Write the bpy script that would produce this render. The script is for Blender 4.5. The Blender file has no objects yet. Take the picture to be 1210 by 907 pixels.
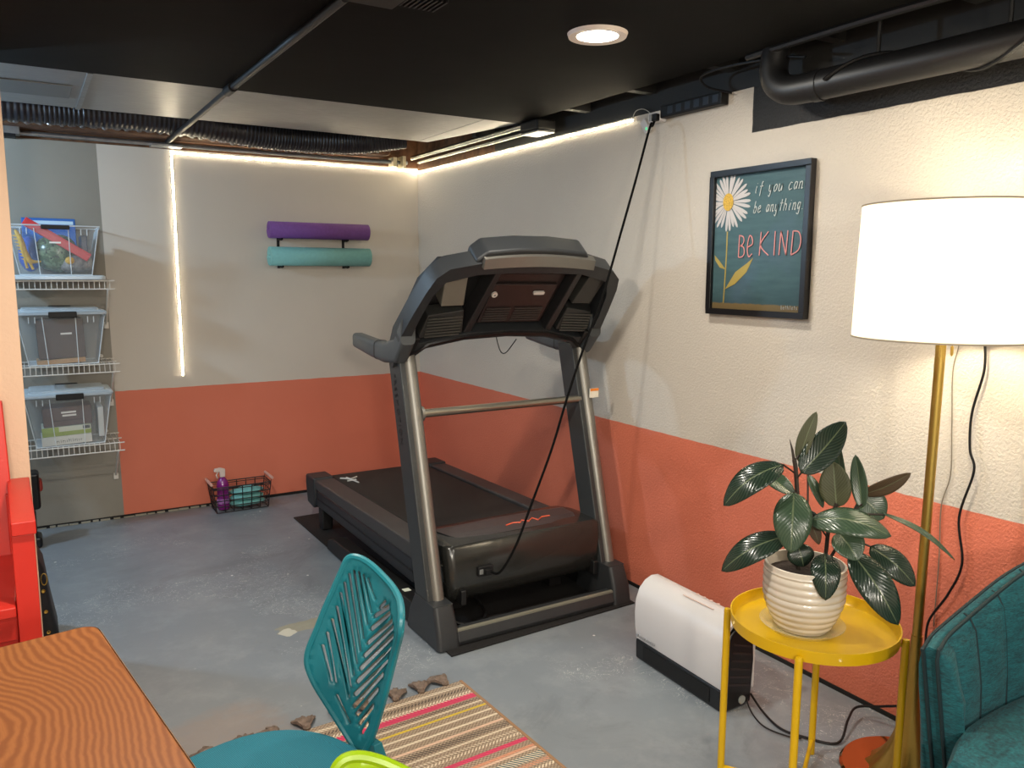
import bpy, bmesh, math, random
from mathutils import Vector, Matrix, geometry
random.seed(7)
C = bpy.context.scene.collection
PI = math.pi
V = Vector

# ------------------------------------------------------------------ materials
def srgb(r, g, b):
    f = lambda c: (c/255/12.92) if c/255 <= .04045 else ((c/255+.055)/1.055)**2.4
    return (f(r), f(g), f(b), 1)
MATS = {}
def mat(name, col, rough=.5, metal=0, spec=.5, noise=0, nscale=20, bump=0, bscale=200, coat=0, sheen=0, trans=0):
    if name in MATS: return MATS[name]
    m = bpy.data.materials.new(name); m.use_nodes = True
    nt = m.node_tree; N = nt.nodes; L = nt.links; b = N['Principled BSDF']
    b.inputs['Base Color'].default_value = col; b.inputs['Roughness'].default_value = rough
    b.inputs['Metallic'].default_value = metal; b.inputs['Specular IOR Level'].default_value = spec
    b.inputs['Coat Weight'].default_value = coat; b.inputs['Sheen Weight'].default_value = sheen
    tc = N.new('ShaderNodeTexCoord')
    if noise:
        n = N.new('ShaderNodeTexNoise'); n.inputs['Scale'].default_value = nscale; n.inputs['Detail'].default_value = 6
        L.new(tc.outputs['Object'], n.inputs['Vector'])
        r = N.new('ShaderNodeValToRGB'); r.color_ramp.elements[0].position = .3; r.color_ramp.elements[1].position = .7
        r.color_ramp.elements[0].color = [c*(1-noise) for c in col[:3]]+[1]
        r.color_ramp.elements[1].color = [min(1, c*(1+noise)) for c in col[:3]]+[1]
        L.new(n.outputs['Fac'], r.inputs['Fac']); L.new(r.outputs['Color'], b.inputs['Base Color'])
    if bump:
        n = N.new('ShaderNodeTexNoise'); n.inputs['Scale'].default_value = bscale; n.inputs['Detail'].default_value = 3
        L.new(tc.outputs['Object'], n.inputs['Vector'])
        bp = N.new('ShaderNodeBump'); bp.inputs['Strength'].default_value = bump; bp.inputs['Distance'].default_value = .004
        L.new(n.outputs['Fac'], bp.inputs['Height']); L.new(bp.outputs['Normal'], b.inputs['Normal'])
    MATS[name] = m
    return m
def emis(name, col, strength):
    m = bpy.data.materials.new(name); m.use_nodes = True
    b = m.node_tree.nodes['Principled BSDF']; b.inputs['Base Color'].default_value = col
    b.inputs['Emission Color'].default_value = col; b.inputs['Emission Strength'].default_value = strength
    return m
class G:
    """tiny node helper"""
    def __init__(s, name):
        s.m = bpy.data.materials.new(name); s.m.use_nodes = True; s.nt = s.m.node_tree
        s.N = s.nt.nodes; s.b = s.N['Principled BSDF']; s.tc = s.N.new('ShaderNodeTexCoord')
    def n(s, t, **k):
        x = s.N.new(t)
        for a, v in k.items():
            if a.startswith('i_'): x.inputs[a[2:].replace('_', ' ')].default_value = v
            else: setattr(x, a, v)
        return x
    def l(s, a, b): s.nt.links.new(a, b)
    def math(s, op, a, b=None, c=None):
        x = s.N.new('ShaderNodeMath'); x.operation = op
        for i, v in enumerate((a, b, c)):
            if v is None: continue
            if isinstance(v, (int, float)): x.inputs[i].default_value = v
            else: s.l(v, x.inputs[i])
        return x.outputs[0]
    def mix(s, f, a, b):
        x = s.N.new('ShaderNodeMix'); x.data_type = 'RGBA'
        if isinstance(f, (int, float)): x.inputs[0].default_value = f
        else: s.l(f, x.inputs[0])
        for i, v in ((6, a), (7, b)):
            if isinstance(v, tuple): x.inputs[i].default_value = v
            else: s.l(v, x.inputs[i])
        return x.outputs[2]
    def noise(s, scale, detail=4, vec=None, rough=.5, dist=0):
        x = s.n('ShaderNodeTexNoise'); x.inputs['Scale'].default_value = scale; x.inputs['Detail'].default_value = detail
        x.inputs['Roughness'].default_value = rough; x.inputs['Distortion'].default_value = dist
        s.l(vec or s.tc.outputs['Object'], x.inputs['Vector']); return x.outputs['Fac']
    def sep(s, vec=None):
        x = s.n('ShaderNodeSeparateXYZ'); s.l(vec or s.tc.outputs['Object'], x.inputs[0]); return x.outputs
    def step(s, v, edge, soft=.002, inv=False):
        x = s.n('ShaderNodeMapRange'); s.l(v, x.inputs[0]); x.inputs[1].default_value = edge-soft; x.inputs[2].default_value = edge+soft
        x.inputs[3].default_value = 1 if inv else 0; x.inputs[4].default_value = 0 if inv else 1; return x.outputs[0]
    def bump(s, h, st, dist=.003):
        x = s.n('ShaderNodeBump'); x.inputs['Strength'].default_value = st; x.inputs['Distance'].default_value = dist
        s.l(h, x.inputs['Height']); s.l(x.outputs[0], s.b.inputs['Normal'])

CREAM = srgb(196, 190, 180); ORANGE = srgb(200, 98, 70)
def wall_mat(name, back):
    g = G(name); o = g.sep()
    wob = g.math('MULTIPLY', g.math('SUBTRACT', g.noise(14, 2), .5), .006)
    z = g.math('ADD', o[2], wob)
    cream = g.mix(g.noise(2.5, 3), srgb(194, 187, 176), srgb(203, 196, 185))
    orange = g.mix(g.noise(3, 4), srgb(204, 110, 84), srgb(212, 118, 92))
    c = g.mix(g.step(z, .7205, .001), orange, cream)
    if back:
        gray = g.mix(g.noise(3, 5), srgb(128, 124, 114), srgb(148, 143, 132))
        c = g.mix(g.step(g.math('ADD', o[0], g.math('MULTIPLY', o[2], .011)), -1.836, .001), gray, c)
        g.l(c, g.b.inputs['Base Color']); g.b.inputs['Roughness'].default_value = .62
        g.bump(g.noise(60, 3), .12, .002)
    else:
        y = g.math('ADD', o[1], wob)
        blk = g.math('MULTIPLY', g.step(g.math('ADD', z, g.math('MULTIPLY', y, .0)), 1.874, .001), g.step(y, -2.815, .001, inv=True))
        c = g.mix(blk, c, srgb(20, 20, 21))
        g.l(c, g.b.inputs['Base Color']); g.b.inputs['Roughness'].default_value = .62
        g.bump(g.math('POWER', g.noise(120, 2, dist=.4), 1.3), .6, .005)
    return g.m
WALLB = wall_mat('back_wall_paint', True); WALLR = wall_mat('right_wall_paint', False)
def floor_mat():
    g = G('painted_concrete_floor'); o = g.sep()
    base = g.mix(g.noise(1.3, 6, rough=.6), srgb(112, 120, 127), srgb(130, 137, 142))
    base = g.mix(g.math('MULTIPLY', g.step(g.noise(5, 8, rough=.7), .58, .1), .5), base, srgb(146, 152, 156))
    base = g.mix(g.math('MULTIPLY', g.step(g.noise(2.2, 8, rough=.75, dist=1), .6, .05), .35), base, srgb(92, 97, 102))
    # tiny paint chips
    v = g.n('ShaderNodeTexVoronoi'); v.inputs['Scale'].default_value = 9; g.l(g.tc.outputs['Object'], v.inputs['Vector'])
    chips = g.math('MULTIPLY', g.step(v.outputs['Distance'], .05, .012, inv=True), g.step(g.noise(2.1, 2), .55, .02))
    base = g.mix(chips, base, srgb(225, 225, 222))
    # scratched white scuffs near the rug
    n2 = g.noise(16, 3, dist=2.2)
    scr = g.math('MULTIPLY', g.step(g.math('ABSOLUTE', g.math('SUBTRACT', n2, .52)), .004, .003, inv=True), g.step(g.noise(1.9, 1), .57, .02))
    base = g.mix(g.math('MULTIPLY', scr, .75), base, srgb(222, 222, 220))
    # dusty brown spot and bare concrete patch left of the treadmill mat
    def ell(cx, cy, rx, ry, ang):
        dx = g.math('SUBTRACT', o[0], cx); dy = g.math('SUBTRACT', o[1], cy); ca, sa = math.cos(ang), math.sin(ang)
        a = g.math('DIVIDE', g.math('ADD', g.math('MULTIPLY', dx, ca), g.math('MULTIPLY', dy, sa)), rx)
        b = g.math('DIVIDE', g.math('SUBTRACT', g.math('MULTIPLY', dy, ca), g.math('MULTIPLY', dx, sa)), ry)
        d = g.math('ADD', g.math('POWER', g.math('ABSOLUTE', a), 4), g.math('POWER', g.math('ABSOLUTE', b), 4))
        return g.math('ADD', d, g.math('MULTIPLY', g.math('SUBTRACT', g.noise(30, 4), .5), 2.2))
    e = ell(-1.375, -1.895, .115, .042, .06)
    base = g.mix(g.step(e, 1.0, .15, inv=True), base, g.mix(g.noise(25, 4), srgb(126, 124, 110), srgb(152, 150, 134)))
    e2 = ell(-1.455, -1.925, .03, .035, .5)
    base = g.mix(g.step(e2, .7, .1, inv=True), base, srgb(186, 184, 170))
    e3 = ell(-1.86, -2.55, .22, .16, .3)
    base = g.mix(g.math('MULTIPLY', g.step(e3, 1, .9, inv=True), .35), base, srgb(150, 122, 100))
    g.l(base, g.b.inputs['Base Color'])
    r = g.n('ShaderNodeMapRange'); g.l(g.noise(4, 5), r.inputs[0]); r.inputs[3].default_value = .33; r.inputs[4].default_value = .6
    g.l(r.outputs[0], g.b.inputs['Roughness']); g.bump(g.noise(25, 6), .12, .003)
    return g.m
FLOOR = floor_mat()
BLACKP = mat('black_matte_paint', srgb(13, 13, 13), .75, spec=.08, noise=.25, nscale=3, bump=.3, bscale=6)
BLACKD = mat('black_joist_paint', srgb(20, 20, 20), .6)
BLACKPL = mat('black_plastic', srgb(16, 16, 17), .5, spec=.3)
CORDB = mat('black_rubber_cord', srgb(8, 8, 8), .8, spec=.1)
BLACKPIPE = mat('black_painted_pipe', srgb(24, 24, 25), .45, noise=.15, nscale=6)
def sheet_mat():
    g = G('sheet_metal_grey'); o = g.sep()
    mp = g.n('ShaderNodeMapping'); mp.inputs['Scale'].default_value = (3, 24, 3); g.l(g.tc.outputs['Object'], mp.inputs[0])
    c = g.mix(g.noise(5, 6, vec=mp.outputs[0]), srgb(118, 120, 122), srgb(158, 160, 160))
    g.l(c, g.b.inputs['Base Color']); g.b.inputs['Metallic'].default_value = .55; g.b.inputs['Roughness'].default_value = .42
    g.bump(g.noise(3.5, 4), .35, .02); return g.m
SHEET = sheet_mat()
FOIL = mat('silver_foil', srgb(150, 150, 152), .28, metal=1, noise=.4, nscale=30, bump=1, bscale=70)
DUCTBLK = mat('black_flex_duct', srgb(44, 42, 46), .35, metal=.2)
INSUL = mat('brown_insulation', srgb(92, 62, 40), .9, noise=.5, nscale=18, bump=1, bscale=40)
GALV = mat('galvanised_steel', srgb(150, 154, 158), .35, metal=.9, noise=.15, nscale=25)
BRIGHTM = mat('polished_aluminium', srgb(205, 205, 200), .25, metal=1)
PEACH = mat('peach_painted_wall', srgb(226, 192, 162), .6, bump=.3, bscale=80)
RED = mat('red_painted_wood', srgb(208, 46, 34), .38, noise=.06, nscale=4)
TM_DK = mat('treadmill_charcoal', srgb(42, 44, 46), .45, noise=.05, nscale=8)
TM_BK = mat('treadmill_black', srgb(16, 16, 17), .5)
TM_CON = mat('console_grey', srgb(42, 45, 48), .45)
TM_UP = mat('upright_side_grey', srgb(46, 49, 50), .45)
TM_TUBE = mat('bronze_grey_tube', srgb(132, 130, 124), .38, metal=.7)
TM_HOOD = mat('hood_gloss_charcoal', srgb(38, 38, 36), .2, spec=.6, bump=.08, bscale=9)
TM_HOODT = mat('hood_top_brown_grey', srgb(62, 56, 56), .38)
BELT = mat('running_belt_black', srgb(19, 21, 20), .6, bump=.3, bscale=500)
MATR = mat('black_rubber_mat', srgb(16, 15, 15), .8, bump=.5, bscale=300)
WHITEP = mat('white_plastic', srgb(204, 202, 202), .35)
HBLK = mat('heater_black_plastic', srgb(14, 13, 14), .3)
YEL = mat('yellow_powder_coat', srgb(204, 164, 8), .35)
BRASS = mat('brushed_brass', srgb(196, 166, 88), .42, metal=1)
BRASSR = mat('mirror_brass', srgb(226, 170, 110), .12, metal=1)
def pot_mat():
    return mat('cream_glazed_ceramic', srgb(202, 194, 180), .22, noise=.08, nscale=12, coat=.4)
POT = pot_mat()
SOIL = mat('dark_potting_soil', srgb(38, 26, 20), .95, bump=1, bscale=90)
STEM = mat('dark_plant_stem', srgb(44, 34, 26), .6)
def leaf_mat(name, c1, c2, rough=.22):
    g = G(name); uv = g.sep(g.tc.outputs['UV'])
    u = g.math('SUBTRACT', uv[0], .5); au = g.math('ABSOLUTE', u)
    mid = g.step(au, .022, .01, inv=True)
    # side veins slant away from the midrib
    ph = g.math('SINE', g.math('ADD', g.math('MULTIPLY', uv[1], 85), g.math('MULTIPLY', au, -60)))
    c = g.mix(g.noise(9, 3), c1, c2)
    c = g.mix(g.math('MULTIPLY', g.step(ph, .7, .3), .12), c, srgb(112, 128, 104))
    c = g.mix(g.math('MULTIPLY', mid, .6), c, srgb(112, 124, 92))
    g.l(c, g.b.inputs['Base Color']); g.b.inputs['Roughness'].default_value = rough
    g.b.inputs['Coat Weight'].default_value = .0
    g.bump(g.math('ADD', ph, g.math('MULTIPLY', mid, -3)), .16, .002); return g.m
LEAF = leaf_mat('rubber_leaf_dark', srgb(22, 36, 29), srgb(34, 50, 40), .22)
LEAFL = leaf_mat('rubber_leaf_light', srgb(44, 64, 48), srgb(62, 80, 62), .25)
LEAFU = leaf_mat('rubber_leaf_underside', srgb(54, 58, 30), srgb(66, 66, 36), .6)
LEAFB = leaf_mat('rubber_leaf_brown_underside', srgb(72, 56, 38), srgb(84, 64, 44), .6)
def fabric(name, c1, c2, sc=260, stretch=(1, 1, 4)):
    g = G(name); mp = g.n('ShaderNodeMapping'); mp.inputs['Scale'].default_value = stretch; g.l(g.tc.outputs['Object'], mp.inputs[0])
    n = g.noise(sc, 3, vec=mp.outputs[0]); n2 = g.noise(sc*.2, 4, vec=mp.outputs[0])
    c = g.mix(g.step(g.math('ADD', g.math('MULTIPLY', n, .6), g.math('MULTIPLY', n2, .4)), .5, .16), c1, c2)
    g.l(c, g.b.inputs['Base Color']); g.b.inputs['Roughness'].default_value = .85
    g.b.inputs['Sheen Weight'].default_value = .05; g.bump(n, .6, .002); return g.m
TEALF = fabric('teal_woven_upholstery', srgb(2, 42, 50), srgb(12, 98, 106), 120, (1, 1, 5))
TEALD = mat('dark_teal_piping', srgb(6, 34, 40), .7)
def mesh_fabric():
    g = G('teal_mesh_fabric'); ck = g.n('ShaderNodeTexChecker'); ck.inputs['Scale'].default_value = 420
    mp = g.n('ShaderNodeMapping'); mp.inputs['Rotation'].default_value = (0, 0, .785); g.l(g.tc.outputs['Object'], mp.inputs[0]); g.l(mp.outputs[0], ck.inputs[0])
    c = g.mix(ck.outputs['Fac'], srgb(2, 78, 96), srgb(18, 120, 138)); g.l(c, g.b.inputs['Base Color'])
    g.b.inputs['Roughness'].default_value = .75; g.bump(ck.outputs['Fac'], .4, .001); return g.m
MESHF = mesh_fabric()
TEALP = mat('teal_chair_plastic', srgb(30, 116, 128), .33)
LIMEP = mat('lime_chair_plastic', srgb(136, 168, 10), .35)
LIMEF = mat('lime_seat_fabric', srgb(140, 176, 20), .8, bump=.4, bscale=300)
CHROME = mat('chrome_steel', srgb(190, 190, 192), .2, metal=1)
def wood():
    g = G('oak_table_top'); mp = g.n('ShaderNodeMapping'); mp.inputs['Scale'].default_value = (1, .45, 1); g.l(g.tc.outputs['Object'], mp.inputs[0])
    big = g.n('ShaderNodeTexNoise'); big.inputs['Scale'].default_value = 2.7; big.inputs['Detail'].default_value = 1.2; big.inputs['Distortion'].default_value = .35
    g.l(mp.outputs[0], big.inputs['Vector'])
    rings = g.math('SINE', g.math('ADD', g.math('MULTIPLY', g.sep()[0], 640), g.math('ADD', g.math('MULTIPLY', big.outputs['Fac'], 250), g.math('MULTIPLY', g.noise(22, 5), 6.5))))
    mp2 = g.n('ShaderNodeMapping'); mp2.inputs['Scale'].default_value = (60, 4, 10); g.l(g.tc.outputs['Object'], mp2.inputs[0])
    fine = g.noise(6, 5, vec=mp2.outputs[0])
    c = g.mix(g.noise(2, 3), srgb(132, 78, 36), srgb(148, 90, 44))
    c = g.mix(g.math('MULTIPLY', g.step(rings, .0, .8), .6), c, srgb(98, 46, 10))
    c = g.mix(g.math('MULTIPLY', g.step(fine, .6, .1), .35), c, srgb(122, 68, 30))
    g.l(c, g.b.inputs['Base Color']); g.b.inputs['Roughness'].default_value = .5; g.b.inputs['Specular IOR Level'].default_value = .25; return g.m
OAK = wood()
OAKE = mat('oak_table_edge', srgb(176, 124, 80), .45, noise=.15, nscale=30)
def rug_mat():
    g = G('striped_woven_rug'); o = g.sep(); y = o[1]; x = o[0]
    J1, J2 = srgb(168, 150, 128), srgb(128, 110, 92)
    wv = g.n('ShaderNodeTexChecker'); wv.inputs['Scale'].default_value = 160; g.l(g.tc.outputs['Object'], wv.inputs[0])
    c = g.mix(wv.outputs['Fac'], J1, J2)
    zig = g.math('SINE', g.math('ADD', g.math('MULTIPLY', x, 520), g.math('MULTIPLY', y, 420)))
    zig2 = g.math('SINE', g.math('SUBTRACT', g.math('MULTIPLY', x, 520), g.math('MULTIPLY', y, 420)))
    def band(y0, w): return g.step(g.math('ABSOLUTE', g.math('SUBTRACT', y, y0)), w/2, .0012, inv=True)
    cream = srgb(226, 210, 184); pink = srgb(206, 44, 92); dark = srgb(64, 56, 52); yel = srgb(214, 182, 50)
    pch = srgb(222, 186, 160); orng = srgb(206, 142, 112); teal = srgb(40, 82, 88)
    def solid(y0, w, col): nonlocal c; c = g.mix(band(y0, w), c, col)
    def dash(y0, w, col, z=zig, th=.0, bg=None):
        nonlocal c
        if bg: c = g.mix(band(y0, w), c, bg)
        c = g.mix(g.math('MULTIPLY', band(y0, w), g.step(z, th, .2)), c, col)
    # distances from the fringed end, repeated with the second half of the rug mirrored
    dash(-.030, .014, cream, zig, -.4); dash(-.055, .014, dark, zig2, .2); dash(-.078, .012, cream, zig2, -.1)
    solid(-.102, .030, pink); dash(-.088, .008, cream, zig, .3); dash(-.130, .012, dark, zig, .2); dash(-.146, .008, cream, zig, -.8)
    solid(-.172, .010, yel); solid(-.205, .008, cream); solid(-.240, .009, cream); solid(-.275, .010, pch)
    dash(-.302, .022, dark, zig, .1); dash(-.325, .008, cream, zig, -.8)
    dash(-.350, .009, cream, zig, .3); dash(-.368, .012, cream, zig2, .2); solid(-.402, .018, pink)
    solid(-.440, .012, orng); solid(-.452, .008, pch); dash(-.485, .028, teal, zig, -.1, cream); dash(-.515, .016, orng, zig, -.3)
    dash(-.54, .012, cream, zig2, -.2)
    for k in range(6):
        b = -.62-k*.23
        solid(b, .010, cream); dash(b-.03, .02, dark, zig, .1); solid(b-.065, .026 if k % 2 else .012, pink if k % 2 else yel)
        dash(b-.10, .012, cream, zig2, 0); solid(b-.135, .01, pch); dash(b-.17, .024, teal, zig, 0, cream)
    c = g.mix(g.math('MULTIPLY', g.noise(60, 3), .3), c, J2)
    g.l(c, g.b.inputs['Base Color']); g.b.inputs['Roughness'].default_value = .95
    g.bump(g.math('ADD', zig, wv.outputs['Fac']), .5, .002); return g.m
RUG = rug_mat()
JUTE = mat('brown_jute_fringe', srgb(116, 100, 88), .95, noise=.35, nscale=60, bump=1, bscale=200)
YOGP = mat('purple_foam', srgb(110, 66, 138), .7, noise=.08, nscale=60)
YOGT = mat('aqua_foam', srgb(120, 178, 176), .7, noise=.05, nscale=60)
WIRE = mat('white_coated_wire', srgb(214, 210, 202), .35)
def clear(name, col, fac, rough=.25):
    m = bpy.data.materials.new(name); m.use_nodes = True; nt = m.node_tree; nt.nodes.clear()
    o = nt.nodes.new('ShaderNodeOutputMaterial'); t = nt.nodes.new('ShaderNodeBsdfTransparent'); t.inputs[0].default_value = (.97, .98, .99, 1)
    p = nt.nodes.new('ShaderNodeBsdfPrincipled'); p.inputs['Base Color'].default_value = col; p.inputs['Roughness'].default_value = rough
    mx = nt.nodes.new('ShaderNodeMixShader')
    fr = nt.nodes.new('ShaderNodeLayerWeight'); fr.inputs[0].default_value = .5
    pw = nt.nodes.new('ShaderNodeMath'); pw.operation = 'POWER'; nt.links.new(fr.outputs[1], pw.inputs[0]); pw.inputs[1].default_value = 4
    a = nt.nodes.new('ShaderNodeMath'); a.operation = 'ADD'; a.use_clamp = True; nt.links.new(pw.outputs[0], a.inputs[0]); a.inputs[1].default_value = fac
    nt.links.new(a.outputs[0], mx.inputs[0]); nt.links.new(t.outputs[0], mx.inputs[1]); nt.links.new(p.outputs[0], mx.inputs[2]); nt.links.new(mx.outputs[0], o.inputs[0])
    return m
BIN = clear('clear_bin_plastic', srgb(210, 220, 226), .13)
BINR = clear('clear_bin_rib', srgb(225, 230, 232), .65, .35)
BINLID = clear('frosted_lid_plastic', srgb(196, 208, 216), .45, .35)
SAUCER = clear('clear_saucer_plastic', srgb(240, 232, 190), .06, .1)
def glass_pane():
    m = bpy.data.materials.new('picture_glass'); m.use_nodes = True; nt = m.node_tree; nt.nodes.clear()
    o = nt.nodes.new('ShaderNodeOutputMaterial'); t = nt.nodes.new('ShaderNodeBsdfTransparent'); p = nt.nodes.new('ShaderNodeBsdfGlossy')
    p.inputs['Roughness'].default_value = .02; mx = nt.nodes.new('ShaderNodeMixShader'); fr = nt.nodes.new('ShaderNodeFresnel'); fr.inputs[0].default_value = 1.3
    nt.links.new(fr.outputs[0], mx.inputs[0]); nt.links.new(t.outputs[0], mx.inputs[1]); nt.links.new(p.outputs[0], mx.inputs[2]); nt.links.new(mx.outputs[0], o.inputs[0]); return m
GLASS = glass_pane()

# ------------------------------------------------------------------ geometry helpers
def tag(o, label, cat, group=None, kind=None):
    if label: o['label'] = label
    if cat: o['category'] = cat
    if group: o['group'] = group
    if kind: o['kind'] = kind
    return o
def thing(name, label, cat, loc=(0, 0, 0), rz=0, group=None):
    o = bpy.data.objects.new(name, None); o.empty_display_size = .1; C.objects.link(o)
    o.location = loc; o.rotation_euler = (0, 0, rz); tag(o, label, cat, group); return o
def rootof(p):
    while p.parent: p = p.parent
    return p
def ob(name, bm, m, parent=None, smooth=False, bevel=0, segs=2, local=False, origin=None, solid=0, subd=0):
    """bm in world space unless local; parented objects sit at their root's origin"""
    if parent is not None:
        r = rootof(parent)
        if not local:
            M = Matrix.Translation(r.location) @ r.rotation_euler.to_matrix().to_4x4()
            bmesh.ops.transform(bm, matrix=M.inverted(), verts=bm.verts)
    elif origin is not None:
        bmesh.ops.transform(bm, matrix=Matrix.Translation(-V(origin)), verts=bm.verts)
    bmesh.ops.remove_doubles(bm, verts=bm.verts, dist=1e-6)
    bmesh.ops.recalc_face_normals(bm, faces=bm.faces)
    me = bpy.data.meshes.new(name); bm.to_mesh(me); bm.free()
    for x in (m if isinstance(m, (list, tuple)) else [m]): me.materials.append(x)
    o = bpy.data.objects.new(name, me); C.objects.link(o)
    if parent is not None: o.parent = parent
    elif origin is not None: o.location = origin
    if smooth:
        for p in me.polygons: p.use_smooth = True
        try: me.set_sharp_from_angle(angle=math.radians(42))
        except Exception: pass
    if solid:
        s = o.modifiers.new('s', 'SOLIDIFY'); s.thickness = solid; s.offset = 0
    if bevel:
        b = o.modifiers.new('b', 'BEVEL'); b.width = bevel; b.segments = segs; b.limit_method = 'ANGLE'; b.angle_limit = math.radians(35)
        b.harden_normals = True
        for p in me.polygons: p.use_smooth = True
        try: me.set_sharp_from_angle(angle=math.radians(60))
        except Exception: pass
    if subd:
        s = o.modifiers.new('d', 'SUBSURF'); s.levels = subd; s.render_levels = subd
    return o
B = bmesh.new
def box(bm, x0, y0, z0, x1, y1, z1, M=None, mi=0):
    vs = [bm.verts.new((x, y, z)) for x in (x0, x1) for y in (y0, y1) for z in (z0, z1)]
    fs = [bm.faces.new([vs[i] for i in f]) for f in ((0, 1, 3, 2), (4, 6, 7, 5), (0, 4, 5, 1), (2, 3, 7, 6), (0, 2, 6, 4), (1, 5, 7, 3))]
    for f in fs: f.material_index = mi
    if M is not None:
        for v in vs: v.co = M @ v.co
    return bm
def hexa(bm, a, b):
    """two quads a,b (lists of 4 points)"""
    va = [bm.verts.new(p) for p in a]; vb = [bm.verts.new(p) for p in b]
    bm.faces.new(va); bm.faces.new(vb[::-1])
    for i in range(4): bm.faces.new((va[i], va[(i+1) % 4], vb[(i+1) % 4], vb[i]))
    return bm
def loft(bm, rings, cap=True, closed=True, mi=0):
    R = [[bm.verts.new(p) for p in r] for r in rings]; n = len(R[0])
    for a, b in zip(R, R[1:]):
        for i in range(n if closed else n-1):
            f = bm.faces.new((a[i], a[(i+1) % n], b[(i+1) % n], b[i])); f.material_index = mi
    if cap and closed:
        for r in (R[0][::-1], R[-1]):
            f = bm.faces.new(r); f.material_index = mi
    return bm
def tube(bm, pts, r, n=8, cap=True, mi=0):
    pts = [V(p) for p in pts]; rings = []; up = None
    for i, p in enumerate(pts):
        d = (pts[min(i+1, len(pts)-1)]-pts[max(i-1, 0)]).normalized()
        if up is None: up = V((0, 0, 1)) if abs(d.z) < .9 else V((0, 1, 0))
        s = d.cross(up).normalized(); up = s.cross(d).normalized()
        rr = r[i] if isinstance(r, (list, tuple)) else r
        rings.append([p+s*math.cos(2*PI*k/n)*rr+up*math.sin(2*PI*k/n)*rr for k in range(n)])
    return loft(bm, rings, cap, mi=mi)
def smooth_path(pts, k=6):
    pts = [V(p) for p in pts]; out = []
    for i in range(len(pts)-1):
        p0, p1, p2, p3 = pts[max(i-1, 0)], pts[i], pts[i+1], pts[min(i+2, len(pts)-1)]
        for j in range(k):
            t = j/k
            out.append(.5*((2*p1)+(p2-p0)*t+(2*p0-5*p1+4*p2-p3)*t*t+(3*p1-p0-3*p2+p3)*t**3))
    out.append(pts[-1]); return out
def lathe(bm, prof, cx=0, cy=0, n=40, cap=False, M=None, mi=0):
    rings = []
    for r, z in prof: rings.append([V((cx+r*math.cos(2*PI*k/n), cy+r*math.sin(2*PI*k/n), z)) for k in range(n)])
    if M is not None: rings = [[M @ p for p in r] for r in rings]
    return loft(bm, rings, cap, mi=mi)
def prism(bm, poly, f, a, b, mi=0):
    """poly 2D, f(u,v,w)->3D, from w=a to w=b"""
    return loft(bm, [[f(u, v, a) for u, v in poly], [f(u, v, b) for u, v in poly]], True, mi=mi)
def yz(u, v, w): return V((w, u, v))
def xz(u, v, w): return V((u, w, v))
def xy(u, v, w): return V((u, v, w))
def rrect(x0, y0, x1, y1, r, n=5):
    out = []
    for cx, cy, a in ((x1-r, y1-r, 0), (x0+r, y1-r, 90), (x0+r, y0+r, 180), (x1-r, y0+r, 270)):
        for k in range(n+1): t = math.radians(a+90*k/n); out.append((cx+r*math.cos(t), cy+r*math.sin(t)))
    return out
def circle(cx, cy, r, n=24, ry=None): return [(cx+r*math.cos(2*PI*k/n), cy+(ry or r)*math.sin(2*PI*k/n)) for k in range(n)]
def slotpoly(a, b, w, n=4):
    a = V(a).to_2d(); b = V(b).to_2d(); d = (b-a).normalized(); ang = math.atan2(d.y, d.x); out = []
    for c, s in ((b, -90), (a, 90)):
        for k in range(n+1): t = ang+math.radians(s+180*k/n); out.append((c.x+w*math.cos(t), c.y+w*math.sin(t)))
    return out
def inside(p, poly):
    c = False; j = len(poly)-1
    for i in range(len(poly)):
        a, b = poly[i], poly[j]
        if (a[1] > p[1]) != (b[1] > p[1]) and p[0] < (b[0]-a[0])*(p[1]-a[1])/(b[1]-a[1])+a[0]: c = not c
        j = i
    return c
def sheet(outer, holes, fn, grid=.02):
    """triangulated 2D sheet with holes mapped through fn(u,v)->3D"""
    pts = []; edges = []
    for lp in [outer]+holes:
        s = len(pts); pts += [V((p[0], p[1])) for p in lp]; edges += [(s+i, s+(i+1) % len(lp)) for i in range(len(lp))]
    if grid:
        xs = [p[0] for p in outer]; ys = [p[1] for p in outer]; y = min(ys)
        while y < max(ys):
            x = min(xs)
            while x < max(xs):
                if inside((x, y), outer) and not any(inside((x, y), h) for h in holes): pts.append(V((x, y)))
                x += grid
            y += grid
    r = geometry.delaunay_2d_cdt(pts, edges, [], 0, 1e-6)
    bm = B(); vs = [bm.verts.new(fn(v.x, v.y)) for v in r[0]]
    for f in r[2]:
        c = sum((r[0][i] for i in f), V((0, 0)))/len(f)
        if inside(c, outer) and not any(inside(c, h) for h in holes):
            try: bm.faces.new([vs[i] for i in f])
            except ValueError: pass
    return bm
def struct(name, bm, m, bevel=0, kind='structure', smooth=False):
    o = ob(name, bm, m, None, smooth=smooth, bevel=bevel); o['kind'] = kind; return o
def copy_tree(o, parent=None):
    c = o.copy(); C.objects.link(c)
    if parent: c.parent = parent
    for ch in list(o.children): copy_tree(ch, c)
    return c

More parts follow.
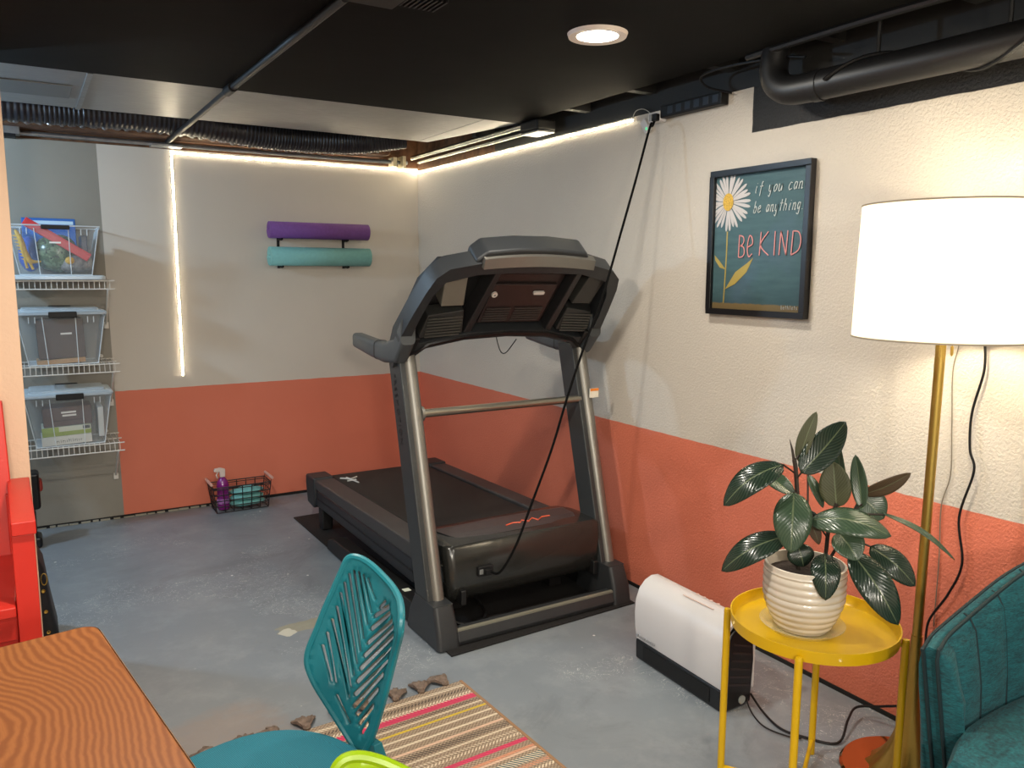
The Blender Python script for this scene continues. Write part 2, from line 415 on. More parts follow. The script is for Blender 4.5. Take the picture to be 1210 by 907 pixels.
# ------------------------------------------------------------------ the room
struct('floor', box(B(), -5, -8, -.1, .1, .1, 0), FLOOR)
struct('wall_back', box(B(), -5, 0, 0, .0, .1, 2.045), WALLB)
struct('wall_right', box(B(), 0, -8, 0, .1, .1, 2.03), WALLR)
GREYW = mat('plain_room_wall', srgb(186, 178, 166), .7)
struct('wall_left', box(B(), -5.1, -8, 0, -5, .1, 2.5), GREYW)
struct('wall_front', box(B(), -5, -8.1, 0, .1, -8, 2.5), GREYW)
struct('wall_partition', box(B(), -5, -1.72, 0, -2.262, -1.62, 2.1), PEACH)
struct('ceiling', box(B(), -5, -8, 2.1, -.12, -1.44, 2.13), BLACKP)
struct('ceiling_upper', box(B(), -5, -8.1, 2.42, .2, .3, 2.5), BLACKD)
bm = B(); box(bm, -5, .1, 2.0, .2, .3, 2.45); box(bm, .1, -8, 2.0, .3, .3, 2.45); struct('trim_1', bm, INSUL)
bm = B()
for y in (-1.0, -1.42, -1.86, -2.3, -2.74, -3.18, -3.62, -4.06, -4.5): box(bm, -.119, y, 2.1, .1, y+.04, 2.42)
box(bm, -.119, -8, 2.13, -.08, -1.44, 2.42)
struct('trim_2', bm, BLACKD)
bm = B(); box(bm, -5, .0, 2.045, .1, .1, 2.42); struct('trim_3', bm, INSUL)
struct('trim_4', box(B(), 0, -8, 2.03, .1, -1.0, 2.42), BLACKD)
struct('trim_6', box(B(), 0, -1.0, 2.03, .1, 0, 2.42), INSUL)
# dark gap with crumbling mortar where the walls meet the floor
bm = B(); box(bm, -5, -.006, 0, 0, .0, .016); box(bm, -.006, -8, 0, 0, -.006, .014); struct('baseboard_back', bm, mat('dark_floor_gap', srgb(22, 20, 18), .9))
bm = B(); rr = random.Random(3); x = -2.3
while x < -1.1:
    w = rr.uniform(.015, .06); box(bm, x, -.012-rr.uniform(0, .006), .001, x+w, -.004, .006+rr.uniform(0, .006)); x += w+rr.uniform(.0, .02)
struct('trim_5', bm, mat('crumbling_mortar', srgb(150, 146, 132), .95, bump=1, bscale=80))

# sheet-metal duct run across the room
t = thing('sheet_metal_duct', 'wide flat grey sheet metal duct along the back of the ceiling', 'duct', (-2.4, -1.06, 2.11))
ob('duct_body', box(B(), -5, -1.438, 2.104, -.30, -.66, 2.3), SHEET, t, bevel=.004)
ob('duct_end', hexa(B(), [(-.30, -1.438, 2.104), (-.30, -.66, 2.104), (-.30, -.66, 2.3), (-.30, -1.438, 2.3)],
   [(-.10, -1.438, 2.104), (-.24, -.66, 2.104), (-.24, -.66, 2.3), (-.10, -1.438, 2.3)]), SHEET, t)
ob('access_plate', box(B(), -2.5, -1.16, 2.099, -2.02, -.9, 2.1035), mat('dull_zinc_plate', srgb(110, 112, 112), .5, metal=.5), t, bevel=.001)
ob('seam_strip', box(B(), -1.985, -1.43, 2.098, -1.965, -.66, 2.104), GALV, t, bevel=.001)
# flexible duct
pts = smooth_path([(-4.6, -.34, 2.165), (-3, -.33, 2.16), (-2.3, -.31, 2.15), (-1.9, -.30, 2.155), (-1.5, -.28, 2.16), (-1.1, -.27, 2.13), (-.8, -.27, 2.125), (-.5, -.29, 2.14), (-.25, -.36, 2.18)], 70)
rad = [.070+(.005 if i % 4 < 2 else 0) for i in range(len(pts))]
t = thing('flexible_air_duct', 'ribbed black and silver flexible air duct sagging above the back wall', 'duct', (-1.5, -.3, 2.15))
ob('ribbed_hose', tube(B(), pts, rad, 16), DUCTBLK, t, smooth=True)
bm = B(); tube(bm, [p+V((0, .052, -.056+.006*math.sin(i*.7))) for i, p in enumerate(pts)], [.009+.006*abs(math.sin(i*.9)) for i in range(len(pts))], 6); ob('foil_seam', bm, FOIL, t)
tag(ob('insulation_batt', box(B(), -5, -.20, 2.085, -.26, -.002, 2.2), INSUL, origin=(-2, -.1, 2.09), bevel=.02), 'brown fuzzy insulation stuffed above the back wall', 'insulation', kind='stuff')
bm = B(); tube(bm, [(-5, -.05, 2.063), (-1.55, -.05, 2.063), (-.6, -.05, 2.063), (-.1, -.06, 2.066)], .012, 8)
tag(ob('thin_metal_pipe', bm, GALV, origin=(-2, -.05, 2.062), smooth=True), 'thin grey metal pipe lying along the top of the back wall', 'pipe')
bm = B(); box(bm, -2.42, -.10, 2.05, -2.20, -.0, 2.10)
t = thing('junction_box', 'speckled grey metal junction box at the top left of the back wall', 'electrical box', (-2.3, -.05, 2.05))
ob('box_body', bm, GALV, t, bevel=.005); ob('knockout', box(B(), -2.27, -.09, 2.035, -2.22, -.02, 2.052), BLACKPL, t)
# black conduit across ceiling
t = thing('ceiling_conduit', 'dark metal conduit running across the ceiling to the back wall', 'conduit', (-1.5, -.1, 2.08))
ob('conduit_tube', tube(B(), [(-1.515, -.06, 2.075), (-1.505, -1.45, 2.078), (-1.476, -2.77, 2.086)], .013, 10), mat('dark_conduit', srgb(28, 29, 31), .45, metal=.3), t, smooth=True)
ob('coupling', tube(B(), [(-1.504, -1.50, 2.078), (-1.503, -1.60, 2.078)], .019, 10), BLACKPL, t, smooth=True)
ob('bracket', box(B(), -1.60, -.09, 2.048, -1.44, -.0, 2.062), GALV, t, bevel=.003)
t = thing('ceiling_vent_box', 'black box with a slotted grille on the ceiling at the top of the view', 'vent', (-1.42, -2.70, 2.07))
ob('box_body', box(B(), -1.56, -2.90, 2.080, -1.34, -2.76, 2.10), BLACKD, t, bevel=.004)
bm = B()
for k in range(8): box(bm, -1.335+k*.014, -2.88, 2.084, -1.329+k*.014, -2.79, 2.10)
ob('grille', bm, BLACKPL, t)
# bright twin rail above right wall
t = thing('twin_rail', 'pair of shiny metal tubes ending in a black block above the corner', 'metal rail', (-.06, -.9, 2.09))
for dx, z, r in ((-.10, 2.088, .013), (-.055, 2.066, .010)):
    ob('tube', tube(B(), [(dx, -.14, z), (dx, -1.47, z)], r, 10), BRIGHTM, t, smooth=True)
ob('end_block', box(B(), -.135, -1.63, 2.045, -.028, -1.47, 2.099), BLACKPL, t, bevel=.012)
ob('end_cap', box(B(), -.13, -1.625, 2.038, -.033, -1.475, 2.0455), GALV, t, bevel=.002)
t = thing('pipe_strap', 'white plastic strap holding tubes in the ceiling corner', 'bracket', (-.2, -.1, 2.05))
bm = B(); box(bm, -.21, -.10, 2.036, -.185, -.02, 2.09); box(bm, -.15, -.11, 2.036, -.13, -.03, 2.10); ob('strap', bm, mat('offwhite_plastic', srgb(196, 184, 150), .5), t)
# black drain pipe above the right wall
t = thing('black_drain_pipe', 'thick black painted pipe running above the framed poster', 'pipe', (-.12, -3.1, 1.95))
pp = smooth_path([(-.1, -3.0, 2.14), (-.112, -3.0, 2.02), (-.12, -3.06, 1.962), (-.12, -3.16, 1.952)], 6)+[V((-.12, -6, 1.944))]
ob('pipe_run', tube(B(), pp, .045, 20), BLACKPIPE, t, smooth=True)
ob('collar', tube(B(), [(-.12, -3.17, 1.951), (-.12, -3.20, 1.951)], .0475, 20), BLACKPIPE, t, smooth=True)
for y in (-3.38, -3.74, -4.1): ob('hanger', tube(B(), [(-.12, y, 2.1), (-.12, y, 1.99)], .006, 6), BLACKD, t)
bm = B(); hp = []
for k in range(60):
    a = k/59*PI*2.4; hp.append((-.12-.0495*math.cos(a), -3.24-k/59*.72, 1.951+.0495*math.sin(a)))
tube(bm, hp, .0055, 6)
t2 = tag(ob('black_cable', bm, BLACKPL, origin=(-.12, -3.3, 2.0), smooth=True), 'black cable wound in a spiral around the thick black pipe', 'cable')
bm = B(); tube(bm, smooth_path([(-.03, -2.74, 2.02), (-.07, -2.66, 2.05), (-.10, -2.66, 2.085), (-.11, -2.8, 2.088), (-.10, -3.0, 2.075), (-.11, -3.12, 2.05)], 8), .0045, 6)
tag(ob('black_cable', bm, BLACKPL, origin=(-.09, -2.8, 2.06), smooth=True), 'thin black cable looping beside the black patch of the right wall', 'cable')
bm = B(); tube(bm, smooth_path([(-.13, -2.9, 2.094), (-.155, -3.4, 2.092), (-.14, -4.0, 2.09), (-.14, -5.0, 2.09)], 8), .012, 8)
tag(ob('ceiling_pipe', bm, BLACKPIPE, origin=(-.14, -3.4, 2.09), smooth=True), 'slim black pipe tight along the edge of the black ceiling', 'pipe')

# recessed ceiling lights (the near one is in view; of those outside the frame, some are added to brighten the back wall)
LAMPW = emis('downlight_glow', (1, .97, .9, 1), 14)
def downlight(x, y, label, energy, col, spread=178, size=.15):
    t = thing('ceiling_light', label, 'light', (x, y, 2.09), group=None)
    ob('trim_ring', lathe(B(), [(.062, 2.098), (.064, 2.090), (.088, 2.088), (.092, 2.099)], x, y, 40), mat('downlight_trim_white', srgb(226, 214, 206), .4), t, smooth=True)
    ob('diffuser', lathe(B(), [(.0001, 2.0915), (.063, 2.0915)], x, y, 40), LAMPW, t)
    l = bpy.data.lights.new('downlight', 'AREA'); l.shape = 'DISK'; l.size = .12; l.energy = energy; l.color = col; l.spread = math.radians(spread)
    lo = bpy.data.objects.new('downlight_lamp', l); lo.location = (x, y, 2.083); C.objects.link(lo); return t
downlight(-.700, -2.83, 'round white recessed ceiling light above the treadmill', 11, (1, .93, .82))
downlight(-.95, -5.4, 'round recessed ceiling light behind the viewpoint on the armchair side', 14, (1, .92, .8))
downlight(-2.6, -4.7, 'round recessed ceiling light above the oak table', 22, (1, .93, .83))
downlight(-1.93, -2.93, 'added recessed ceiling light, unseen above the view, brightening the back wall', 30, (1, .92, .80))  # unseen, added here to bring more light onto the back wall
tf = thing('tube_light', 'cool white tube light hanging behind the partition, outside the view', 'light', (-3.1, -.8, 2.0))
ob('tube', tube(B(), [(-3.25, -.8, 2.0), (-2.95, -.8, 2.0)], .014, 12), emis('cool_tube_glow', (.6, .8, 1, 1), 20), tf)
ob('housing', box(B(), -3.28, -.83, 2.035, -2.92, -.77, 2.104), WHITEP, tf)
l = bpy.data.lights.new('cool_tube', 'POINT'); l.energy = 66; l.color = (.52, .76, 1); l.shadow_soft_size = .05
lo = bpy.data.objects.new('cool_tube_lamp', l); lo.location = (-3.1, -.8, 1.93); C.objects.link(lo)
downlight(-3.6, -6.4, 'added unseen recessed light filling the room from the far left', 46, (1, .93, .83))  # added fill from outside the frame
downlight(-1.9, -7.2, 'added unseen recessed light behind the viewpoint, brightening the back wall', 46, (1, .93, .83))  # another unseen fill, added to raise the back wall

pe = thing('fill_globe', 'added white globe, unseen behind the viewpoint, brightening the walls', 'light', (-2.7, -6.6, 1.75))  # added behind the camera to light the back and right walls evenly
ob('globe', lathe(B(), [(.0001, 1.63), (.07, 1.65), (.115, 1.71), (.12, 1.76), (.10, 1.82), (.05, 1.86), (.0001, 1.865)], -2.7, -6.6, 32), emis('fill_globe_glow', (1, .94, .84, 1), 6), pe, smooth=True)
ob('stem', tube(B(), [(-2.7, -6.6, 1.86), (-2.7, -6.6, 2.1)], .008, 8), BRASS, pe)
l = bpy.data.lights.new('globe', 'POINT'); l.energy = 150; l.color = (1, .90, .77); l.shadow_soft_size = .12; l.use_shadow = True
lo = bpy.data.objects.new('fill_globe_light', l); lo.location = (-2.58, -6.45, 1.72); C.objects.link(lo)

# LED strip
LEDM = emis('led_strip_glow', (1, .85, .60, 1), 78)
t = thing('led_light_strip', 'lit white light strip framing the back wall and running along the right wall', 'light strip', (-1.49, -.01, 2.03))
TAPE = mat('white_led_tape', srgb(235, 228, 210), .5)
bm = B(); box(bm, -1.494, -.004, .78, -1.482, -.0015, 2.03); box(bm, -1.494, -.004, 2.024, -.004, -.0015, 2.034); box(bm, -.004, -2.166, 2.0125, -.0015, -.002, 2.0225, ); ob('tape', bm, TAPE, t)
bm = B()
z = .79
while z < 2.03: box(bm, -1.4925, -.0065, z, -1.4845, -.004, z+.007); z += .0165
x = -1.48
while x < -.01: box(bm, x, -.0065, 2.0245, x+.007, -.004, 2.0325); x += .0165
y = -.012
while y > -2.16: box(bm, -.0065, y-.007, 2.013, -.004, y, 2.021); y -= .0165
o = ob('diode', bm, LEDM, t); o['kind'] = 'stuff'
t = thing('led_controller', 'small white inline controller dangling beside the end of the light strip', 'controller', (-.02, -2.19, 1.98))
M = Matrix.Translation((-.016, -2.262, 1.976)) @ Matrix.Rotation(math.radians(-38), 4, 'X')
ob('housing', box(B(), -.008, -.016, -.03, .008, .016, .03, M), WHITEP, t, bevel=.003)
ob('status_light', box(B(), -.0085, -.007, -.022, -.0079, .002, -.012, M), emis('green_status', (.1, .9, .35, 1), .8), t)
ob('thin_lead', tube(B(), smooth_path([(-.01, -2.166, 2.018), (-.02, -2.2, 2.045), (-.02, -2.25, 2.045), (-.018, -2.29, 2.02), (-.016, -2.275, 1.998)], 6), .0018, 6), mat('grey_lead', srgb(170, 168, 160), .5), t)
t = thing('power_strip', 'long black power strip mounted at the top of the right wall', 'power strip', (-.02, -2.6, 2.0))
ob('housing', box(B(), -.040, -2.70, 1.988, -.001, -2.37, 2.034), BLACKPL, t, bevel=.005)
for k in range(6):
    y = -2.43-k*.048
    ob('outlet', box(B(), -.0412, y-.014, 1.998, -.039, y+.014, 2.026), mat('outlet_dark_blue', srgb(34, 42, 54), .35), t, bevel=.002)
t = thing('power_adapter', 'small white plug adapter at the left end of the power strip', 'plug', (-.02, -2.35, 2.0))
ob('housing', box(B(), -.045, -2.375, 1.978, -.004, -2.305, 2.018), WHITEP, t, bevel=.006)
ob('label_plate', box(B(), -.0462, -2.345, 1.984, -.0448, -2.315, 2.010), mat('grey_print', srgb(150, 152, 152), .6), t)
# cord to treadmill
cp = [(-.05, -2.36, 1.992), (-.062, -2.355, 1.96), (-.113, -2.4, 1.944), (-.175, -2.4, 1.747), (-.24, -2.4, 1.551), (-.328, -2.4, 1.291), (-.413, -2.4, 1.098), (-.489, -2.4, .906), (-.557, -2.4, .715), (-.640, -2.385, .500), (-.700, -2.375, .350), (-.752, -2.345, .245), (-.768, -2.295, .235)]
t = thing('extension_cable', 'black power cable hanging from the power strip down to the treadmill', 'cord', (-.4, -2.4, 1.2))
ob('cable', tube(B(), smooth_path(cp, 8), .0048, 8), CORDB, t, smooth=True)
ob('plug', box(B(), -.062, -2.375, 1.978, -.041, -2.345, 2.006), BLACKPL, t, bevel=.004)
ob('connector', box(B(), -.790, -2.305, .222, -.760, -2.272, .246), BLACKPL, t, bevel=.003)

# ------------------------------------------------------------------ treadmill
bm = prism(B(), [(-1.02, -.50), (-1.005, -2.43), (-.125, -2.40), (-.135, -.47)], xy, .001, .007)
tag(ob('treadmill_mat', bm, MATR, origin=(-.58, -1.45, 0), bevel=.001), 'thin black rubber mat under the treadmill', 'mat')
Z0 = .0075
T = thing('treadmill', 'dark grey treadmill with upright arms standing in the corner on a black mat', 'treadmill', (-.585, -1.5, Z0))
def up_y(z): return -2.245+(z-.12)*.262    # centre line of the leaning uprights
for s in (-1, 1):
    xo, xi = (-1.032, -.952) if s < 0 else (-.138, -.218)
    a, b = min(xo, xi), max(xo, xi)
    ob('base_rail', prism(B(), [(-2.2, Z0), (-2.2, .105), (-1.2, .085), (-1.12, .06), (-1.10, Z0)], yz, a+.004, b-.004), TM_BK, T, bevel=.006)
    bt = B(); loft(bt, [rrect(a-.006, -2.392, b+.006, -2.12, .018), rrect(a-.004, -2.385, b+.004, -2.14, .018), rrect(a, -2.335, b, -2.17, .018)] and
        [[V((x, y, z)) for x, y in rr_] for rr_, z in ((rrect(a-.006, -2.390, b+.006, -2.10, .018), Z0), (rrect(a-.005, -2.378, b+.005, -2.12, .018), .08), (rrect(a-.001, -2.345, b+.001, -2.165, .018), .158))])
    ob('boot', bt, TM_DK, T, smooth=True)
    ob('boot_cap', box(B(), a-.001, -2.34, .1565, b+.001, -2.17, .160), TM_DK, T, bevel=.002)
    # upright: flat side panel plus a metallic rounded front tube
    zb, zt = .135, 1.075
    sec = lambda z, y0, y1, xa, xb: [V((xa, up_y(z)+y0, z)), V((xb, up_y(z)+y0, z)), V((xb, up_y(z)+y1, z)), V((xa, up_y(z)+y1, z))]
    pa, pb = a+.004, b-.010
    ob('upright', loft(B(), [sec(zb, -.046, .068, pa, pb), sec(zt, -.044, .066, pa, pb)]), TM_UP, T, bevel=.006)
    tb = B(); tube(tb, [((a+b)/2+.010, up_y(z)-.032, z) for z in (zb, .4, .8, zt)], .027, 24); u = ob('front_tube', tb, TM_TUBE, T, smooth=True); u['label'] = 'shiny bronze grey tube on the front of the upright'
ob('front_crossbar', prism(B(), [(-2.378, Z0), (-2.385, .025), (-2.372, .062), (-2.33, .066), (-2.31, Z0)], yz, -.95, -.22), TM_DK, T, bevel=.004)
o = ob('crossbar_edge', prism(B(), [(-2.372, .058), (-2.372, .0665), (-2.362, .070), (-2.36, .060)], yz, -.95, -.22), mat('light_grey_edge', srgb(128, 126, 112), .35, metal=.3), T); o['label'] = 'pale edge strip along the front crossbar'
# handlebar between the uprights
yb = up_y(.84)
ob('cross_tube', tube(B(), [(-.97, yb-.03, .838), (-.20, yb-.03, .838)], .0165, 16), mat('satin_steel', srgb(150, 146, 134), .3, metal=.9), T, smooth=True)
ob('flange', tube(B(), [(-.962, yb-.03, .838), (-.951, yb-.03, .838)], .030, 16), TM_TUBE, T, smooth=True)
# deck
def deck_z(y): return .275+(-.65-y)*.020
yr, yf = -.66, -2.02
for s, (a, b) in ((-1, (-.975, -.872)), (1, (-.292, -.195))):
    ob('side_rail', hexa(B(), [(a, yr, .225), (b, yr, .225), (b, yr, deck_z(yr)), (a, yr, deck_z(yr))], [(a, yf, .235), (b, yf, .235), (b, yf, deck_z(yf)), (a, yf, deck_z(yf))]), mat('rail_top_grey', srgb(58, 57, 57), .45), T, bevel=.008)
    ob('side_skirt', hexa(B(), [(a+.004, yr, .135), (b-.02, yr, .135), (b-.02, yr, .225), (a+.004, yr, .225)], [(a+.004, yf, .130), (b-.02, yf, .130), (b-.02, yf, .235), (a+.004, yf, .235)]), mat('skirt_blue_black', srgb(26, 29, 34), .4), T, bevel=.01)
    ob('skirt_groove', box(B(), a+.001, yf, .178, a+.006, yr, .184), TM_BK, T)
    ec = B(); prism(ec, [(yr+.03, .285), (yr+.035, .24), (yr+.01, .13), (yr-.10, .12), (yr-.12, .20), (yr-.11, .287)], yz, a-.008, b+.003); ob('end_cap', ec, mat('end_cap_grey', srgb(38, 39, 41), .45), T, bevel=.01)
    ob('rear_foot', box(B(), a+.02, yr-.16, Z0, b-.025, yr-.09, .14), TM_BK, T, bevel=.008)
ob('running_belt', hexa(B(), [(-.872, yr-.01, .20), (-.292, yr-.01, .20), (-.292, yr-.01, .270), (-.872, yr-.01, .270)], [(-.872, yf, .20), (-.292, yf, .20), (-.292, yf, .293), (-.872, yf, .293)]), BELT, T, bevel=.02)
ob('under_frame', box(B(), -.90, -2.1, .09, -.26, -.85, .19), TM_BK, T)
bm = B()
for a, b in (((-.845, -.80), (-.80, -.84)), ((-.80, -.84), (-.755, -.81)), ((-.83, -.87), (-.78, -.87)), ((-.81, -.80), (-.79, -.93))):
    tube(bm, [(a[0], a[1], .2765), (b[0], b[1], .2765)], .005, 4)
o = ob('deck_logo', bm, mat('pale_grey_print', srgb(190, 190, 186), .5), T); o['label'] = 'pale winged mark on the belt'
# motor hood
hp = [(-1.88, .296), (-1.93, .322), (-2.02, .336), (-2.14, .342), (-2.215, .342), (-2.238, .341), (-2.247, .331), (-2.262, .26), (-2.266, .20), (-2.258, .150), (-2.235, .118), (-2.20, .106), (-2.05, .10), (-1.9, .10)]
rings = []
for x, k in ((-.925, .45), (-.918, .75), (-.895, .93), (-.58, 1.0), (-.245, .93), (-.205, .75), (-.19, .45)):
    rings.append([V((x, -2.02+(y+2.02)*(.86+.14*k), .2+(z-.2)*(.90+.10*k))) for y, z in hp])
ob('motor_hood', loft(B(), rings), [TM_HOOD], T, smooth=True)
ob('hood_top_panel', loft(B(), [[V((x, -1.885-.012*math.sin((x+.9)*4), z)) for x, z in ((-.88, .300), (-.58, .309), (-.235, .300))], [V((x, -2.02, z)) for x, z in ((-.88, .338), (-.58, .3405), (-.235, .338))], [V((x, -2.12, z)) for x, z in ((-.86, .3425), (-.58, .3455), (-.25, .3425))], [V((x, y, z)) for x, y, z in ((-.83, -2.185, .3385), (-.58, -2.195, .3430), (-.28, -2.185, .3385))]], False, False), TM_HOODT, T, solid=.002)
ob('hood_seam', tube(B(), [(-.928, -1.92, .262), (-.928, -2.19, .255), (-.905, -2.238, .255)], .003, 6), mat('seam_silver', srgb(120, 120, 112), .3, metal=.4), T)
bm = B(); sq = [(-.60, -2.135), (-.56, -2.122), (-.53, -2.132), (-.51, -2.11), (-.49, -2.135), (-.455, -2.105), (-.445, -2.14), (-.41, -2.112), (-.37, -2.115)]
tube(bm, [(x, y, .3465) for x, y in sq], .0035, 4); o = ob('hood_mark', bm, mat('orange_print', srgb(214, 92, 62), .5), T); o['label'] = 'orange zigzag line on the hood'
ob('power_inlet', box(B(), -.81, -2.280, .212, -.745, -2.262, .252), TM_BK, T, bevel=.003)
o = ob('power_switch', box(B(), -.806, -2.283, .222, -.788, -2.278, .242), mat('switch_grey', srgb(110, 112, 112), .4), T, bevel=.002); o['label'] = 'grey rocker switch beside the power inlet'
for x in (-.872, -.24): ob('lift_slot', box(B(), x-.012, -2.278, .11, x+.012, -2.225, .17), TM_BK, T, bevel=.005)
ob('screw', lathe(B(), [(.0001, .0), (.005, .0)], n=10, M=Matrix.Translation((-.82, -2.2795, .285)) @ Matrix.Rotation(PI/2, 4, 'X')), TM_BK, T)
ob('lift_frame', box(B(), -.86, -2.12, .03, -.80, -1.4, .10), TM_BK, T); ob('lift_frame', box(B(), -.37, -2.12, .03, -.31, -1.4, .10), TM_BK, T)
ob('motor_cable', tube(B(), smooth_path([(-.90, -2.2, .03), (-.84, -2.27, .02), (-.76, -2.24, .022), (-.72, -2.14, .03), (-.75, -2.05, .10)], 6), .007, 6), TM_BK, T, smooth=True)
o = ob('rail_sticker', box(B(), -1.005, -2.015, .1005, -.975, -1.985, .1020), mat('white_label', srgb(216, 220, 200), .5), T); o['label'] = 'small white sticker on the base rail'
o = ob('warning_tag', box(B(), -.172, up_y(.85)-.072, .845, -.128, up_y(.85)-.0655, .885), mat('warning_label', srgb(226, 218, 200), .5), T); o['label'] = 'white and orange warning tag on the right upright'
o = ob('warning_stripe', box(B(), -.172, up_y(.85)-.0732, .874, -.128, up_y(.85)-.072, .885), mat('warning_orange', srgb(226, 130, 40), .5), o, ) 
# upright lettering
cu = bpy.data.curves.new('letters', 'FONT'); cu.body = 'FREEMOTION'; cu.size = .036; cu.space_character = 1.35; cu.extrude = .0004
to = bpy.data.objects.new('letters', cu); C.objects.link(to); bpy.context.view_layer.update()
me = bpy.data.meshes.new_from_object(to.evaluated_get(bpy.context.evaluated_depsgraph_get())); bpy.data.objects.remove(to)
bm = B(); bm.from_mesh(me)
d = V((0, .262, 1)).normalized(); # text runs downwards along the upright's side
ex = -d; ez = V((-1, 0, 0)); ey = ez.cross(ex)
M = Matrix((ex.to_4d(), ey.to_4d(), ez.to_4d(), (0, 0, 0, 1))).transposed()
for r_ in range(3): M[3][r_] = 0
M = Matrix.Translation((-1.0292, up_y(.98)+.036, .985)) @ M
bmesh.ops.transform(bm, matrix=M, verts=bm.verts)
o = ob('lettering', bm, mat('dark_lettering', srgb(22, 24, 28), .4), T); o['label'] = 'dark vertical lettering on the left upright'

# console, built in its own leaning plane
O = V((-.585, -2.0, 1.06)); cu_, cn = V((0, -.6508, .7593)), V((0, -.7593, -.6508))
def cz(s, t_, w=0): return O+V((s, 0, 0))+cu_*t_+cn*w     # w towards the front
outer = [(-.455, -.03), (-.468, .12), (-.448, .25), (-.425, .36), (-.405, .425), (-.365, .467), (-.25, .495), (-.10, .512), (.06, .512), (.24, .495), (.365, .462), (.415, .42), (.435, .36), (.452, .25), (.468, .12), (.455, -.03),
         (.39, .005), (.345, .06), (.19, .105), (0, .118), (-.19, .108), (-.345, .07), (-.39, .015)]
hole = [(-.425, .10), (-.415, .22), (-.395, .34), (-.362, .405), (-.25, .440), (-.03, .458), (.22, .445), (.362, .405), (.398, .33), (.418, .22), (.428, .10), (.36, .095), (.19, .140), (0, .152), (-.19, .142), (-.36, .105)]
bm = sheet(outer, [hole], lambda u, v: cz(u, v, .0), .03)
ob('console_rim', bm, TM_CON, T, solid=.075, bevel=.008)
ob('console_back', sheet([(-.43, .0), (-.44, .12), (-.42, .34), (-.37, .44), (0, .48), (.37, .44), (.42, .34), (.44, .12), (.43, .0), (.19, .11), (0, .125), (-.19, .11)], [], lambda u, v: cz(u, v, -.055), .05), TM_BK, T, solid=.02)
ob('lower_lip', loft(B(), [[cz(s, t_, .034), cz(s, t_+.030, .046), cz(s, t_+.034, .030), cz(s, t_, .020)] for s, t_ in ((-.43, -.01), (-.36, .05), (-.34, .068), (-.19, .105), (0, .118), (.19, .105), (.34, .065), (.36, .05), (.43, -.01))]), TM_BK, T, smooth=True)
for a, b in (((-.148, .435), (-.185, .14)), ((.222, .432), (.195, .13))):
    ob('rib', hexa(B(), [cz(a[0]-.013, a[1], .02), cz(a[0]+.013, a[1], .02), cz(a[0]+.013, a[1], -.05), cz(a[0]-.013, a[1], -.05)], [cz(b[0]-.016, b[1], .03), cz(b[0]+.016, b[1], .03), cz(b[0]+.016, b[1], -.05), cz(b[0]-.016, b[1], -.05)]), mat('rib_black', srgb(36, 36, 37), .4), T, bevel=.004)
ob('centre_panel', hexa(B(), [cz(-.135, .43, -.02), cz(.195, .43, -.02), cz(.195, .43, -.05), cz(-.135, .43, -.05)], [cz(-.15, .155, -.008), cz(.17, .15, -.008), cz(.17, .15, -.05), cz(-.15, .155, -.05)]), mat('panel_dark_brown', srgb(40, 33, 32), .35), T, bevel=.004)
cp_ = ob('access_cover', hexa(B(), [cz(-.125, .36, -.014), cz(.165, .358, -.014), cz(.165, .358, -.004), cz(-.125, .36, -.004)], [cz(-.14, .17, -.004), cz(.15, .165, -.004), cz(.15, .165, .006), cz(-.14, .17, .006)]), mat('panel_dark_brown2', srgb(46, 36, 35), .35), T, bevel=.003)
for x0, x1 in ((-.125, -.015), (.005, .135)):
    bm = B()
    for k in range(6):
        tv = .178+k*.0125; box(bm, 0, 0, 0, 1, 1, 1) if False else hexa(bm, [cz(x0, tv, .006), cz(x1, tv, .006), cz(x1, tv+.006, .006), cz(x0, tv+.006, .006)], [cz(x0, tv, .009), cz(x1, tv, .009), cz(x1, tv+.006, .0085), cz(x0, tv+.006, .0085)])
    ob('vent_slats', bm, mat('slat_grey', srgb(58, 56, 54), .4), T)
for (s, t_, w_, h_, nm) in ((-.115, .315, .022, .020, 'round_sticker'), (.085, .322, .05, .010, 'white_sticker')):
    bm = B(); poly = circle(s, t_, w_/2*1.1, 16) if 'round' in nm else rrect(s-w_/2, t_-h_/2-.002, s+w_/2, t_+h_/2+.002, .004)
    bm = sheet(poly, [], lambda u, v: cz(u, v, .004), 0); o = ob(nm, bm, mat('sticker_white', srgb(220, 214, 206), .5), T, solid=.008)
ob('panel_sticker_print', sheet(circle(-.115, .315, .004, 8), [], lambda u, v: cz(u, v, .0095), 0), mat('print_dark', srgb(90, 90, 92), .5), T)
